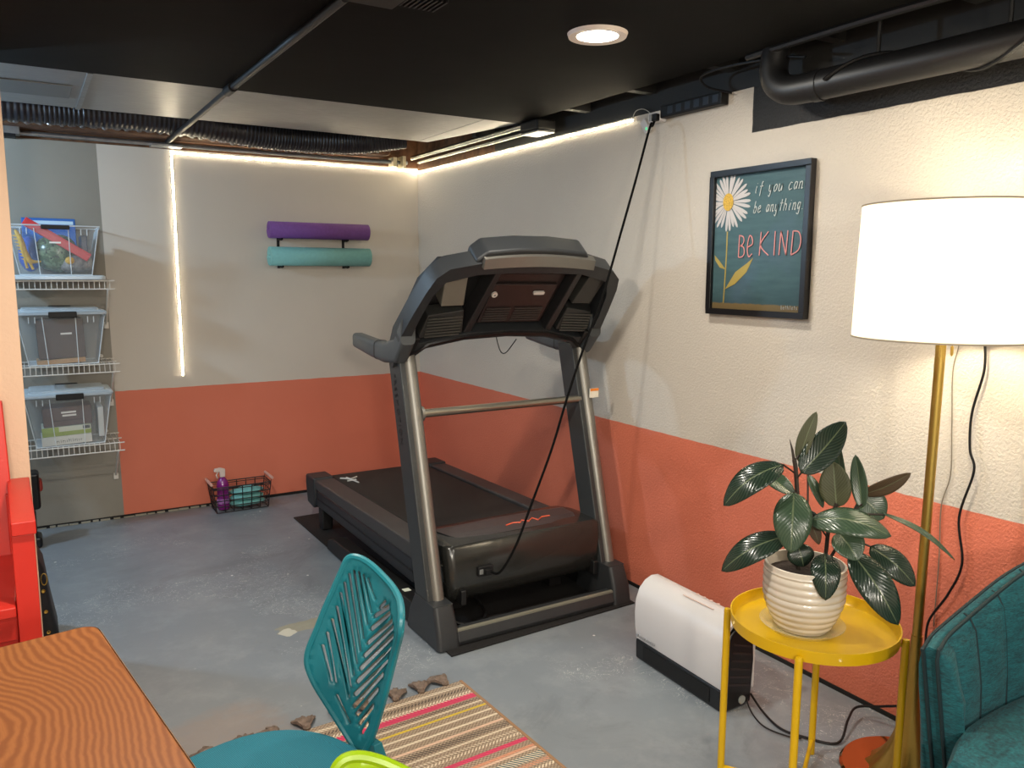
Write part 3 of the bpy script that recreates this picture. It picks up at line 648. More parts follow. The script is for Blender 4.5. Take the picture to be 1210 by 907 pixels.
# side speaker boxes and holders
for s in (-1, 1):
    xs = (lambda a: a) if s < 0 else (lambda a: -a+.03)
    sp = ob('speaker_box', hexa(B(), [cz(xs(-.375), .225, -.04), cz(xs(-.225), .245, -.04), cz(xs(-.225), .245, .012), cz(xs(-.365), .215, .008)], [cz(xs(-.39), .115, -.04), cz(xs(-.205), .14, -.04), cz(xs(-.205), .14, .03), cz(xs(-.385), .115, .026)]), mat('speaker_charcoal', srgb(40, 41, 40), .45), T, bevel=.004)
    bm = B()
    for k in range(7):
        f = k/7; tv = .125+f*.088; w = .030-.02*f+.002
        hexa(bm, [cz(xs(-.365), tv, w), cz(xs(-.222), tv+.012, w+.002), cz(xs(-.222), tv+.018, w+.001), cz(xs(-.365), tv+.006, w-.001)], [cz(xs(-.365), tv, w+.003), cz(xs(-.222), tv+.012, w+.005), cz(xs(-.222), tv+.018, w+.003), cz(xs(-.365), tv+.006, w+.002)])
    ob('speaker_grille', bm, mat('grille_grey', srgb(66, 66, 62), .4), sp)
    hb = hexa(B(), [cz(xs(-.352), .40, -.05), cz(xs(-.262), .415, -.05), cz(xs(-.262), .415, .005), cz(xs(-.352), .40, .005)], [cz(xs(-.330), .265, -.05), cz(xs(-.235), .268, -.05), cz(xs(-.235), .268, .012), cz(xs(-.330), .265, .012)])
    o = ob('holder_box', hb, mat('holder_taupe', srgb(118, 114, 104), .5) if s < 0 else mat('holder_dark', srgb(52, 52, 49), .5), T, bevel=.004)
    o['label'] = 'flat taupe plastic box inside the console' if s < 0 else 'flat dark grey plastic box inside the console'
    # arm brackets into the uprights
    ob('arm_bracket', hexa(B(), [cz(s*.405-.018, -.045, -.03), cz(s*.405+.018, -.045, -.03), cz(s*.405+.018, -.045, .03), cz(s*.405-.018, -.045, .03)], [cz(s*.398-.015, .13, -.03), cz(s*.398+.015, .13, -.03), cz(s*.398+.015, .13, .044), cz(s*.398-.015, .13, .044)]), TM_BK, T, bevel=.005)
    # grab handle pointing back towards the runner
    x = -.585+s*.437
    prof = lambda y, z, hw, hh: [V((x+u, y, z+v)) for u, v in rrect(-hw, -hh, hw, hh, min(hw, hh)*.6)]
    hd = B(); loft(hd, [prof(-1.585, 1.095, .018, .020), prof(-1.60, 1.091, .027, .031), prof(-1.80, 1.072, .030, .036), prof(-1.93, 1.066, .031, .040), prof(-2.05, 1.085, .030, .050), prof(-2.12, 1.16, .030, .05)])
    h = ob('grab_handle', hd, mat('handle_grey', srgb(66, 71, 74), .5), T, smooth=True)
    ob('handle_joint', loft(B(), [prof(-1.848, 1.070, .0312, .039), prof(-1.856, 1.070, .0312, .039)]), TM_BK, h)
# device shelf cap on top
capf = [(-.262, .455), (-.268, .500), (-.235, .540), (-.10, .556), (.05, .558), (.20, .545), (.262, .495), (.272, .455)]
ob('top_cap', loft(B(), [[cz(u, v-(.02 if v < .5 else .0), w) for u, v in capf] for w in (-.06, .03)]), TM_CON, T, bevel=.012)
ob('top_cap_face', loft(B(), [[cz(s_, .478+.020*(1-(s_/.28)**2), .056), cz(s_, .512+.024*(1-(s_/.28)**2), .042), cz(s_, .515+.024*(1-(s_/.28)**2), .015), cz(s_, .474+.02*(1-(s_/.28)**2), .020)] for s_ in [-.245+.49*k/10 for k in range(11)]]), mat('cap_satin', srgb(120, 118, 112), .28, metal=.6), T, smooth=True)
ob('safety_cord', tube(B(), smooth_path([cz(-.03, .118, -.02), (-.60, -2.06, 1.10), (-.57, -2.04, 1.055), (-.52, -2.0, 1.05), (-.46, -1.98, 1.10)], 6), .0022, 6), BLACKPL, T)

# ------------------------------------------------------------------ heater
H = thing('space_heater', 'white curved space heater with black base on the floor by the right wall', 'heater', (-.37, -2.98, 0), rz=0)
hprof = [(-.434, .072), (-.443, .12), (-.446, .18), (-.442, .225), (-.428, .262), (-.402, .288), (-.372, .300), (-.343, .298), (-.318, .282), (-.298, .25), (-.290, .20), (-.290, .05), (-.30, .05), (-.302, .2), (-.306, .24), (-.325, .268), (-.346, .282), (-.372, .285), (-.396, .276), (-.418, .255), (-.431, .222), (-.434, .18), (-.431, .12), (-.424, .072)]
def hx(u, v, w): return V((u+(w+2.98)*.03, w, v))
ob('white_shell', prism(B(), hprof, hx, -3.200, -2.768), WHITEP, H, bevel=.003)
ob('end_panel', prism(B(), [(-.428, .072), (-.436, .13), (-.434, .20), (-.41, .255), (-.37, .283), (-.33, .268), (-.31, .235), (-.303, .15), (-.31, .02), (-.34, .004), (-.42, .004)], hx, -3.207, -3.190), HBLK, H, bevel=.006)
bm = B()
for k in range(6): hexa(bm, [hx(-.418+k*.004, .09+k*.026, -3.2080), hx(-.318, .065+k*.026, -3.2080), hx(-.318, .072+k*.026, -3.2080), hx(-.418+k*.004, .097+k*.026, -3.2080)], [hx(-.418+k*.004, .09+k*.026, -3.206), hx(-.318, .065+k*.026, -3.206), hx(-.318, .072+k*.026, -3.206), hx(-.418+k*.004, .097+k*.026, -3.206)])
ob('side_louvres', bm, mat('louvre_brown_black', srgb(44, 34, 34), .35), H)
ob('end_panel', prism(B(), [(-.428, .072), (-.436, .13), (-.434, .20), (-.41, .255), (-.37, .283), (-.33, .268), (-.31, .235), (-.303, .15), (-.31, .02), (-.34, .004), (-.42, .004)], hx, -2.778, -2.762), HBLK, H, bevel=.006)
ob('black_base', prism(B(), [(-.438, .002), (-.440, .074), (-.41, .08), (-.30, .08), (-.30, .002)], hx, -3.198, -2.770), HBLK, H, bevel=.006)
ob('air_outlet', prism(B(), [(-.4405, .014), (-.4418, .064), (-.438, .064), (-.437, .014)], hx, -3.150, -2.815), mat('outlet_void', srgb(4, 4, 4), .6), H)
bm = B()
box(bm, -.447, -2.797, .092, -.4405, -2.788, .102)
for i in range(4): box(bm, -.4468, -2.809-i*.0075, .093, -.4405, -2.804-i*.0075, .099)
for i in range(6): box(bm, -.4468, -2.845-i*.0075, .093, -.4405, -2.840-i*.0075, .099)
ob('printed_logo', bm, mat('grey_print_dark', srgb(150, 150, 152), .5), H)
bm = B()
for k in range(4):
    lathe(bm, [(.0001, 0), (.006, 0)], n=10, M=Matrix.Translation((-.352+.003, -2.985-k*.032, .3005)))
box(bm, -.392, -3.10, .2970, -.388, -2.96, .2985)
ob('touch_buttons', bm, mat('peach_print', srgb(216, 190, 178), .5), H)
ob('wheel', tube(B(), [(-.36, -3.205, .028), (-.36, -3.211, .028)], .014, 14), mat('clear_grey', srgb(150, 156, 152), .2), H)
t = thing('trailing_cable', 'black cable on the floor from the heater towards the armchair', 'cord', (-.3, -3.4, 0))
ob('cable', tube(B(), smooth_path([(-.31, -3.20, .03), (-.33, -3.27, .008), (-.355, -3.36, .006), (-.33, -3.43, .006), (-.27, -3.50, .006), (-.17, -3.46, .03), (-.10, -3.44, .04), (-.06, -3.50, .06), (-.06, -3.60, .12), (-.04, -3.68, .22)], 8), .0038, 6), BLACKPL, t, smooth=True)
ob('cable_loop', tube(B(), smooth_path([(-.335, -3.20, .03), (-.36, -3.25, .006), (-.39, -3.33, .006), (-.37, -3.40, .006), (-.345, -3.43, .006)], 8), .0025, 6), BLACKPL, t, smooth=True)

# ------------------------------------------------------------------ yellow tray table
SX, SY = -.555, -3.605
S = thing('tray_table', 'round yellow metal tray table with a rubber plant on it', 'side table', (SX, SY, 0))
ob('tray', lathe(B(), [(.0001, .478), (.196, .478), (.200, .482), (.204, .505), (.2075, .505), (.2045, .474), (.0001, .474)], SX, SY, 64), YEL, S, smooth=True)
angs = [math.radians(a) for a in (125, -150, -60+3, 33)]
legp = []
for a in angs:
    lx, ly = SX+.216*math.cos(a), SY+.216*math.sin(a); legp.append((lx, ly))
    lg = ob('leg', tube(B(), [(lx, ly, .001), (lx, ly, .482)], .0095, 14), YEL, S, smooth=True)
    ob('leg_cap', lathe(B(), [(.0095, .482), (.008, .488), (.0001, .490)], lx, ly, 14), YEL, lg, smooth=True)
    ix, iy = SX+.200*math.cos(a), SY+.200*math.sin(a)
    ob('tray_clip', tube(B(), [(ix, iy, .474), (lx, ly, .468)], .005, 8), YEL, lg)
for i in (0, 1):
    a, b = legp[i], legp[i+2]
    ob('cross_bar', tube(B(), [(a[0], a[1], .03+.012*i), (b[0], b[1], .03+.012*i)], .006, 8), YEL, S, smooth=True)
for a in (math.radians(-125), math.radians(150)):
    ob('rivet', lathe(B(), [(.0001, 0), (.004, -.001), (.0042, .001)], n=10, M=Matrix.Translation((SX+.2065*math.cos(a), SY+.2065*math.sin(a), .490)) @ Matrix.Rotation(a, 4, 'Z') @ Matrix.Rotation(PI/2, 4, 'Y')), mat('rivet_pale', srgb(236, 220, 160), .3), S)
# saucer, pot and plant
PX, PY = -.580, -3.590
tag(ob('plant_saucer', lathe(B(), [(.0001, .4795), (.085, .4795), (.104, .494), (.1055, .494), (.087, .4785), (.0001, .4785)], PX, PY, 48), SAUCER, origin=(PX, PY, .479), smooth=True), 'clear plastic saucer under the ribbed plant pot', 'saucer')
prof = []
R0 = lambda z: .070+.030*min(1, (z/.09)**.6)
for k in range(0, 61):
    z = .168*k/60; r = .066+.034*math.sin(min(1, z/.10)*PI/2)
    if z > .008 and z < .156: r += .0032*abs(math.sin(z*PI/.0185*1.0))-.001
    prof.append((r, .4985-.017+z))
prof = [(.0001, .4825)]+[(r, z+.001) for r, z in prof]+[(.097, .652), (.094, .651), (.092, .60), (.0001, .60)]
P = thing('potted_rubber_plant', 'rubber plant with dark glossy leaves in a ribbed cream pot', 'plant', (PX, PY, .4825), rz=math.atan2(-.787, .616))
Pinv = None
def PL(h, z, d=0): return V((h, d, z-.4825))      # local: x right, y away, z up
ob('pot', lathe(B(), prof, PX, PY, 64), POT, P, smooth=True)
ob('soil', lathe(B(), [(.0001, .628), (.04, .632), (.07, .625), (.0925, .622)], PX, PY, 32), SOIL, P)
def stem(pts, r): ob('stem', tube(B(), smooth_path([PL(*p) for p in pts], 5), r, 8), STEM, P, smooth=True, local=True)
stem([(-.016, .62, 0), (-.022, .706, 0), (-.026, .794, 0), (-.034, .880, 0), (-.040, .915, 0)], .0055)
stem([(.045, .62, 0), (.048, .70, .0), (.052, .76, .01), (.066, .81, .01)], .005)
stem([(.040, .63, -.01), (.07, .70, -.01), (.095, .735, -.005), (.105, .79, .02)], .004)
for a, b in (((-.036, .88, 0), (-.066, .905, -.02)), ((-.034, .865, 0), (-.022, .885, -.01)), ((-.040, .912, 0), (-.030, .925, .01)), ((-.022, .72, 0), (-.05, .722, -.02)), ((-.03, .83, 0), (-.038, .838, -.03)),
             ((.05, .72, 0), (.008, .785, -.03)), ((.07, .70, -.01), (.105, .705, -.04)), ((.09, .73, 0), (.148, .712, 0)), ((.05, .68, 0), (.048, .688, -.03)), ((.1, .78, .02), (.127, .84, .03)), ((.105, .79, .02), (.124, .815, .01)), ((.1, .78, .02), (.12, .81, .03)), ((.1, .79, 0), (.18, .80, -.01)), ((.0, .76, .02), (-.006, .87, .04))):
    ob('leaf_stalk', tube(B(), [PL(*a), PL(*b)], .0024, 6), STEM, P, local=True)
ob('new_shoot', tube(B(), smooth_path([PL(-.040, .91, 0), PL(-.046, .94, 0), PL(-.054, .968, 0)], 3), [.0035]+[.003]*5+[.0006], 6) if False else tube(B(), [PL(-.040, .91, 0), PL(-.046, .94, 0), PL(-.054, .968, 0)], [.004, .003, .0005], 6), STEM, P, local=True)
def leaf(b, t_, w, m, n=(0, -1, .35), droop=.12, fold=.25, tip=.35):
    """b,t_: base and tip (h,z,d); w width; n approximate facing direction"""
    b = PL(*b); t_ = PL(*t_); ax = t_-b; Ln = ax.length; ax.normalize()
    n = V(n).normalized(); side = ax.cross(n).normalized(); nn = side.cross(ax).normalized()
    bm = B(); uvl = bm.loops.layers.uv.new('UVMap'); rows = []; NR, NC = 18, 8
    for i in range(NR+1):
        f = i/NR
        wd = w*1.12/2*(math.sin(PI*min(1, f*1.02)**.88)**.55 if 0 < f < 1 else 0)
        if f > .93: wd = w/2*max(0, (1-f))/.07*.42+.0004
        if f < .02: wd = .0015
        c = b+ax*(Ln*f)+nn*(droop*Ln*math.sin(PI*f)*.9)
        row = []
        for j in range(NC+1):
            u = j/NC*2-1
            row.append((c+side*(u*wd)+nn*(fold*abs(u)**1.3*wd*.9-(.0 if j != NC//2 else .0012)), (j/NC, f)))
        rows.append([(bm.verts.new(p), uv) for p, uv in row])
    for r0, r1 in zip(rows, rows[1:]):
        for j in range(NC):
            q = (r0[j], r0[j+1], r1[j+1], r1[j]); fa = bm.faces.new([x[0] for x in q])
            for lp, x in zip(fa.loops, q): lp[uvl].uv = x[1]
    bm2 = bm
    me = bpy.data.meshes.new('leaf'); bmesh.ops.recalc_face_normals(bm2, faces=bm2.faces); bm2.to_mesh(me); bm2.free(); me.materials.append(m)
    for p in me.polygons: p.use_smooth = True
    o = bpy.data.objects.new('leaf', me); C.objects.link(o); o.parent = P
    s = o.modifiers.new('s', 'SOLIDIFY'); s.thickness = .0012; s.offset = 0
    return o
F = (0, -1, .3); UP = (0, -.5, 1)
leaf((-.066, .905, -.02), (-.202, .797, -.07), .072, LEAF, (-.25, -.75, .65), .20, -.15)
leaf((-.112, .865, .03), (-.034, .824, .0), .042, LEAFL, (.1, -.7, .6), .05)
leaf((-.030, .910, .01), (.006, 1.035, .04), .036, LEAFU, (-.4, -1, .1), .05, .2)
leaf((-.022, .885, -.01), (.074, 1.023, -.01), .070, LEAF, (-.25, -1, .2), -.10, .1)
leaf((-.036, .838, -.03), (-.035, .705, -.10), .082, LEAFL, (0, -.75, .7), .16, -.2)
leaf((-.006, .870, .04), (.035, .790, .03), .026, LEAFL, (.6, -.8, .2), .05)
leaf((.066, .800, .01), (.052, .912, .03), .068, LEAFU, (0, -1, -.1), .05, .15)
leaf((.085, .830, .05), (.060, .965, .06), .032, LEAFL, (-.6, -.7, .2), .05)
leaf((.124, .805, .01), (.102, .936, .02), .036, LEAFL, (-.3, -1, .1), -.04)
leaf((.127, .835, .03), (.226, .906, .0), .040, LEAFB, (.2, -1, -.3), .08, .1)
leaf((.118, .830, .04), (.178, .775, .04), .070, LEAFL, (.2, -1, .4), .06)
leaf((.006, .778, -.05), (.186, .768, -.08), .074, LEAFL, (.05, -.62, .8), .20, -.22)
leaf((.170, .802, -.01), (.328, .715, -.04), .016, LEAFL, (.2, -.6, 1), .12, .1)
leaf((.072, .748, -.03), (.118, .695, -.07), .070, LEAFL, (.0, -.7, .8), .12)
leaf((-.048, .722, -.02), (-.202, .617, -.05), .068, LEAF, (-.15, -.75, .7), .18, -.15)
leaf((.105, .704, -.04), (.212, .560, -.10), .076, LEAF, (.1, -.8, .55), .14, -.15)
leaf((.148, .712, .0), (.252, .632, -.02), .064, LEAF, (.1, -.7, .7), .14, -.1)
leaf((.044, .690, -.03), (.050, .598, -.105), .062, LEAF, (0, -.8, .6), .30, -.2)
leaf((-.022, .700, -.01), (-.004, .645, -.02), .060, LEAFB if False else LEAF, (.1, -.8, .5), .2, -.1)
leaf((-.005, .775, .01), (.030, .705, -.01), .030, LEAFB, (.3, -1, .2), .15)
leaf((-.010, .780, .03), (.012, .715, .03), .050, LEAF, (.3, -1, .2), .05)

# ------------------------------------------------------------------ floor lamp
lx0, ly0 = -.232, -3.69
def lp(z): f = z/1.56; return (lx0-.036*f, ly0-.028*f)
Lm = thing('floor_lamp', 'tall brass floor lamp with a white drum shade by the right wall', 'floor lamp', (lx0, ly0, 0))
o = ob('base_plate', lathe(B(), [(.0001, .001), (.165, .001), (.172, .008), (.165, .015), (.0001, .018)], lx0, ly0, 64), BRASSR, Lm, smooth=True)
tr = [(.105*math.exp(-z/.085)+.0135, z) for z in [.016+.4*k/30 for k in range(31)]]
fl = B(); n = 48; rings = []
for r, z in tr:
    cx, cy = lp(z); k = max(0, (r-.02))/.09
    rings.append([V((cx+(r*(1+.06*k*math.cos(12*2*PI*i/n)))*math.cos(2*PI*i/n), cy+(r*(1+.06*k*math.cos(12*2*PI*i/n)))*math.sin(2*PI*i/n), z)) for i in range(n)])
ob('flared_foot', loft(fl, rings), BRASS, Lm, smooth=True)
ob('pole', tube(B(), [(*lp(z), z) for z in (.38, .8, 1.2, 1.5)], .0125, 20), BRASS, Lm, smooth=True)
scx, scy = lp(1.4)
shm = bpy.data.materials.new('lamp_shade_fabric'); shm.use_nodes = True; nt = shm.node_tree; nt.nodes.clear()
oo = nt.nodes.new('ShaderNodeOutputMaterial'); tl = nt.nodes.new('ShaderNodeBsdfTranslucent'); df = nt.nodes.new('ShaderNodeBsdfDiffuse'); mx = nt.nodes.new('ShaderNodeMixShader')
tl.inputs[0].default_value = (1, .98, .95, 1); df.inputs[0].default_value = (.9, .88, .84, 1); mx.inputs[0].default_value = .7
nt.links.new(df.outputs[0], mx.inputs[1]); nt.links.new(tl.outputs[0], mx.inputs[2]); nt.links.new(mx.outputs[0], oo.inputs[0])
SB, ST, RB, RT = 1.222, 1.552, .212, .205
sh = ob('lamp_shade', lathe(B(), [(RB, SB), (RT, ST), (RT-.002, ST), (RB-.002, SB), (RB, SB)], scx, scy, 96), shm, Lm, smooth=True)
for z, r in ((SB, RB), (ST, RT)):
    ob('shade_trim', lathe(B(), [(r-.003, z-.002), (r+.0015, z-.002), (r+.0015, z+.002), (r-.003, z+.002), (r-.003, z-.002)], scx, scy, 96), mat('shade_trim_grey', srgb(150, 140, 124), .6), sh)
ob('finial', lathe(B(), [(.0001, 1.572), (.010, 1.570), (.007, 1.560), (.012, 1.556), (.004, 1.55), (.004, 1.49)], scx, scy, 16), BRASS, Lm, smooth=True)
bm = B()
for k in range(3):
    a = 2*PI*k/3+.4; tube(bm, [(scx, scy, 1.552), (scx+RT*math.cos(a), scy+RT*math.sin(a), 1.548)], .002, 6)
ob('shade_spider', bm, BRASS, Lm)
BULB = emis('bulb_glow', (1, .88, .68, 1), 60)
for k, s in enumerate((-1, 1)):
    bx, by = scx+s*.055, scy
    sk = ob('bulb_socket', tube(B(), [(scx+s*.02, by, 1.36), (bx, by, 1.38)], .014, 12), BRASS, Lm)
    ob('bulb', lathe(B(), [(.0001, 1.46), (.018, 1.452), (.028, 1.43), (.024, 1.40), (.012, 1.375), (.0001, 1.372)], bx, by, 16), BULB, Lm, smooth=True)
    l = bpy.data.lights.new('bulb', 'POINT'); l.energy = 6.8; l.color = (1, .86, .62); l.shadow_soft_size = .03
    lo = bpy.data.objects.new('bulb_lamp', l); lo.location = (bx, by, 1.475 if s < 0 else 1.335); C.objects.link(lo)
    ch = ob('pull_chain', tube(B(), [(scx+s*.028, by-.012, 1.36), (scx+s*.028, by-.012, 1.175)], .0018, 6), BRASS, Lm)
    ob('chain_pull', tube(B(), [(scx+s*.028, by-.012, 1.178), (scx+s*.028, by-.012, 1.20)], .004, 8), BRASS, ch)
# wires on the wall
t = thing('wall_plug', 'white plug with a black cord on the right wall below the lampshade', 'plug', (-.01, -3.69, 1.2))
ob('plug_body', box(B(), -.03, -3.715, 1.196, -.001, -3.665, 1.222), WHITEP, t, bevel=.005)
ob('cable', tube(B(), smooth_path([(-.024, -3.694, 1.198), (-.02, -3.696, 1.12), (-.018, -3.672, 1.0), (-.02, -3.676, .90), (-.022, -3.693, .84), (-.02, -3.662, .70), (-.018, -3.68, .57), (-.02, -3.65, .47), (-.02, -3.60, .37), (-.03, -3.60, .30)], 8), .0036, 8), BLACKPL, t, smooth=True)
bm = tube(B(), smooth_path([(-.004, -3.615, 1.25), (-.004, -3.612, 1.18), (-.005, -3.602, 1.106), (-.005, -3.612, .95), (-.006, -3.620, .814), (-.005, -3.600, .713), (-.005, -3.606, .557), (-.005, -3.606, .35)], 8), .0016, 6)
tag(ob('thin_grey_wire', bm, mat('grey_wire', srgb(120, 112, 96), .5), origin=(-.004, -3.61, .6), smooth=True), 'thin grey wire running down the right wall behind the brass lamp pole', 'wire')

# ------------------------------------------------------------------ framed poster
Fm = thing('framed_poster', 'black framed teal poster of a white daisy with lettering', 'picture', (-.012, -2.875, 1.495))
y0, y1, z0, z1 = -3.099, -2.650, 1.230, 1.754; bw = .021
bm = B()
for (a, b, c, d_) in ((y0, y1, z1-bw, z1), (y0, y1, z0, z0+bw), (y0, y0+bw, z0+bw, z1-bw), (y1-bw, y1, z0+bw, z1-bw)): box(bm, -.030, a, c, -.002, b, d_)
ob('frame', bm, mat('black_frame', srgb(22, 22, 24), .35), Fm, bevel=.0015)
ay0, ay1, az0, az1 = y1-bw, y0+bw, z0+bw, z1-bw      # u runs from far (left) edge to near (right) edge
AW, AH = ay0-ay1, az1-az0
def art(u, v, w=0): return V((-.016-w, ay0-u*AW, az1-v*AH))
g = G('poster_paint'); o_ = g.sep()
mp = g.n('ShaderNodeMapping'); mp.inputs['Scale'].default_value = (1, 3, 22); g.l(g.tc.outputs['Object'], mp.inputs[0])
c = g.mix(g.noise(3, 6, vec=mp.outputs[0]), srgb(54, 84, 92), srgb(82, 114, 118))
c = g.mix(g.math('MULTIPLY', g.step(g.noise(4, 4), .6, .08), .3), c, srgb(96, 118, 150))
c = g.mix(g.step(g.math('ADD', o_[2], g.math('MULTIPLY', g.noise(40), .008)), az0+.022-1.495+.004, .002, inv=True), c, srgb(140, 120, 80))
g.l(c, g.b.inputs['Base Color']); g.b.inputs['Roughness'].default_value = .6
print_o = ob('print', box(B(), -.016, ay1, az0, -.012, ay0, az1), g.m, Fm)
# daisy
asp = AW/AH
cxu, cyv = .155, .195
bm = B()
for k in range(30):
    a = 2*PI*k/30+rr.uniform(-.05, .05); r0, r1 = .05, .262+rr.uniform(-.03, .015); wd = .0150
    poly = []
    for f, ww in ((0, .25), (.3, .7), (.7, 1), (.92, .75), (1, .2)): poly.append((r0+(r1-r0)*f, wd*ww))
    pl = poly+[(x, -y) for x, y in poly[::-1]]
    pts = []
    for x, y in pl:
        u = cxu+x*math.cos(a)-y*math.sin(a); v = cyv+(x*math.sin(a)+y*math.cos(a))*asp
        pts.append((max(.003, min(.997, u)), max(.003, v)))
    if max(p_[0] for p_ in pts)-min(p_[0] for p_ in pts) < .004: continue
    vs = [bm.verts.new(art(u, v, .0008+.00006*k)) for u, v in pts]; bm.faces.new(vs)
ob('daisy_petals', bm, mat('petal_white', srgb(198, 194, 192), .6), print_o)
ob('daisy_centre', sheet([(cxu+.062*math.cos(t_), cyv+.062*asp*1.25*math.sin(t_)) for t_ in [2*PI*k/24 for k in range(24)]], [], lambda u, v: art(u, v, .0032), 0), mat('daisy_yellow', srgb(204, 168, 66), .6, noise=.35, nscale=240), print_o)
bm = B()
def ribbon(bm, pts, w, off=.001):
    pts = [V((p[0]*AW, p[1]*AH)) for p in pts]; L_ = []; R_ = []
    for i, p in enumerate(pts):
        d = (pts[min(i+1, len(pts)-1)]-pts[max(i-1, 0)]); d = d.normalized() if d.length else V((1, 0)); n_ = V((-d.y, d.x))*w/2
        L_.append(p+n_); R_.append(p-n_)
    vl = [bm.verts.new(art(p.x/AW, p.y/AH, off)) for p in L_]; vr = [bm.verts.new(art(p.x/AW, p.y/AH, off)) for p in R_]
    for i in range(len(pts)-1): bm.faces.new((vl[i], vl[i+1], vr[i+1], vr[i]))
ribbon(bm, [(cxu, cyv+.22), (cxu, .6), (cxu-.01, .86), (cxu-.015, .955)], .006)
for pl in ([(cxu, .85), (.27, .72), (.40, .655), (.47, .615), (.40, .72), (.27, .81)], [(cxu-.002, .70), (.08, .64), (.012, .59), (.02, .63), (.08, .685)]):
    bm.faces.new([bm.verts.new(art(u, v, .0012)) for u, v in pl])
ob('daisy_stem', bm, mat('stem_ochre', srgb(178, 158, 84), .6), print_o)
# hand lettering (strokes in a unit box, y down)
GL = {
 'B': [[(.1, 0), (.05, 1)], [(.1, .03), (.6, .08), (.75, .28), (.5, .45), (.12, .48)], [(.12, .48), (.7, .55), (.85, .8), (.6, .97), (.05, 1)]],
 'E': [[(.1, .55), (.8, .42), (.7, .15), (.35, .05), (.12, .3), (.05, .65), (.3, .98), (.8, .85)]],
 'K': [[(.15, 0), (.05, 1)], [(.85, 0), (.12, .55), (.95, 1)]], 'I': [[(.5, 0), (.45, 1)]],
 'N': [[(.15, 0), (.05, 1)], [(.15, 0), (.75, 1)], [(.75, 1), (.85, 0)]], 'D': [[(.15, .03), (.05, 1)], [(.15, .03), (.7, .08), (.95, .4), (.75, .8), (.05, 1)]],
 'i': [[(.5, .35), (.4, .9), (.6, 1)], [(.55, .1), (.55, .14)]], 'f': [[(.8, .0), (.5, .1), (.4, 1.3)], [(.1, .4), (.9, .38)]],
 'y': [[(.1, .35), (.2, .9), (.6, .9), (.8, .35)], [(.8, .35), (.5, 1.4), (.2, 1.3)]], 'o': [[(.5, .35), (.15, .6), (.3, 1), (.7, .9), (.8, .5), (.5, .35)]],
 'u': [[(.1, .35), (.15, .95), (.6, .95), (.8, .35)], [(.8, .35), (.85, 1)]], 'c': [[(.8, .42), (.4, .35), (.1, .7), (.35, 1), (.85, .9)]],
 'a': [[(.7, .4), (.3, .35), (.1, .75), (.35, 1), (.7, .7)], [(.75, .35), (.75, 1)]], 'n': [[(.1, .35), (.1, 1)], [(.1, .55), (.45, .35), (.7, .5), (.7, 1), (.95, .9)]],
 'b': [[(.2, -.1), (.1, 1)], [(.1, .7), (.45, .4), (.8, .6), (.6, 1), (.1, 1)]], 'e': [[(.1, .7), (.7, .6), (.6, .35), (.2, .5), (.15, .9), (.5, 1), (.9, .85)]],
 't': [[(.5, -.05), (.45, 1)], [(.1, .3), (.9, .28)]], 'h': [[(.2, -.1), (.1, 1)], [(.1, .6), (.5, .38), (.75, .6), (.75, 1)]],
 'g': [[(.7, .4), (.3, .35), (.1, .7), (.4, .95), (.75, .6)], [(.75, .35), (.65, 1.35), (.1, 1.3)]], '.': [[(.2, .95), (.3, 1)]], 'l': [[(.5, -.1), (.4, 1)]], 's': [[(.7, .4), (.2, .5), (.7, .85), (.1, 1)]]}
def text(bm, s, u, v, cw, chh, w, slant=0, wide={}):
    for ch in s:
        k = wide.get(ch, 1)
        if ch != ' ':
            for st in GL[ch]:
                pts = [(u+(x*.82)*cw*k+slant*(1-y)*chh*.3, v+y*chh) for x, y in st]
                if len(pts) > 2:
                    q = smooth_path([(p[0], p[1], 0) for p in pts], 4); pts = [(p.x, p.y) for p in q]
                ribbon(bm, pts, w, .0034)
        u += cw*k
bm = B(); text(bm, 'BE', .30, .445, .10, .165, .0042, wide={'E': .9}); text(bm, 'KIND', .535, .43, .125, .17, .0042, wide={'I': .6, 'K': 1.1})
ob('pink_lettering', bm, mat('pink_letter', srgb(226, 150, 146), .6), print_o)['label'] = 'pink hand lettering on the poster'
bm = B(); text(bm, 'if you can', .45, .075, .052, .075, .0028, .8); text(bm, 'be anything.', .45, .215, .046, .075, .0028, .8); text(bm, 'bethlets', .80, .955, .022, .026, .0018)
ob('white_lettering', bm, mat('white_letter', srgb(206, 212, 208), .6), print_o)['label'] = 'white script lettering on the poster'
gb = B(); gb.faces.new([gb.verts.new(p) for p in ((-.0225, ay1, az0), (-.0225, ay1, az1), (-.0225, ay0, az1), (-.0225, ay0, az0))]); go = ob('glass', gb, GLASS, Fm)
if go.data.polygons[0].normal.x > 0: go.data.flip_normals()

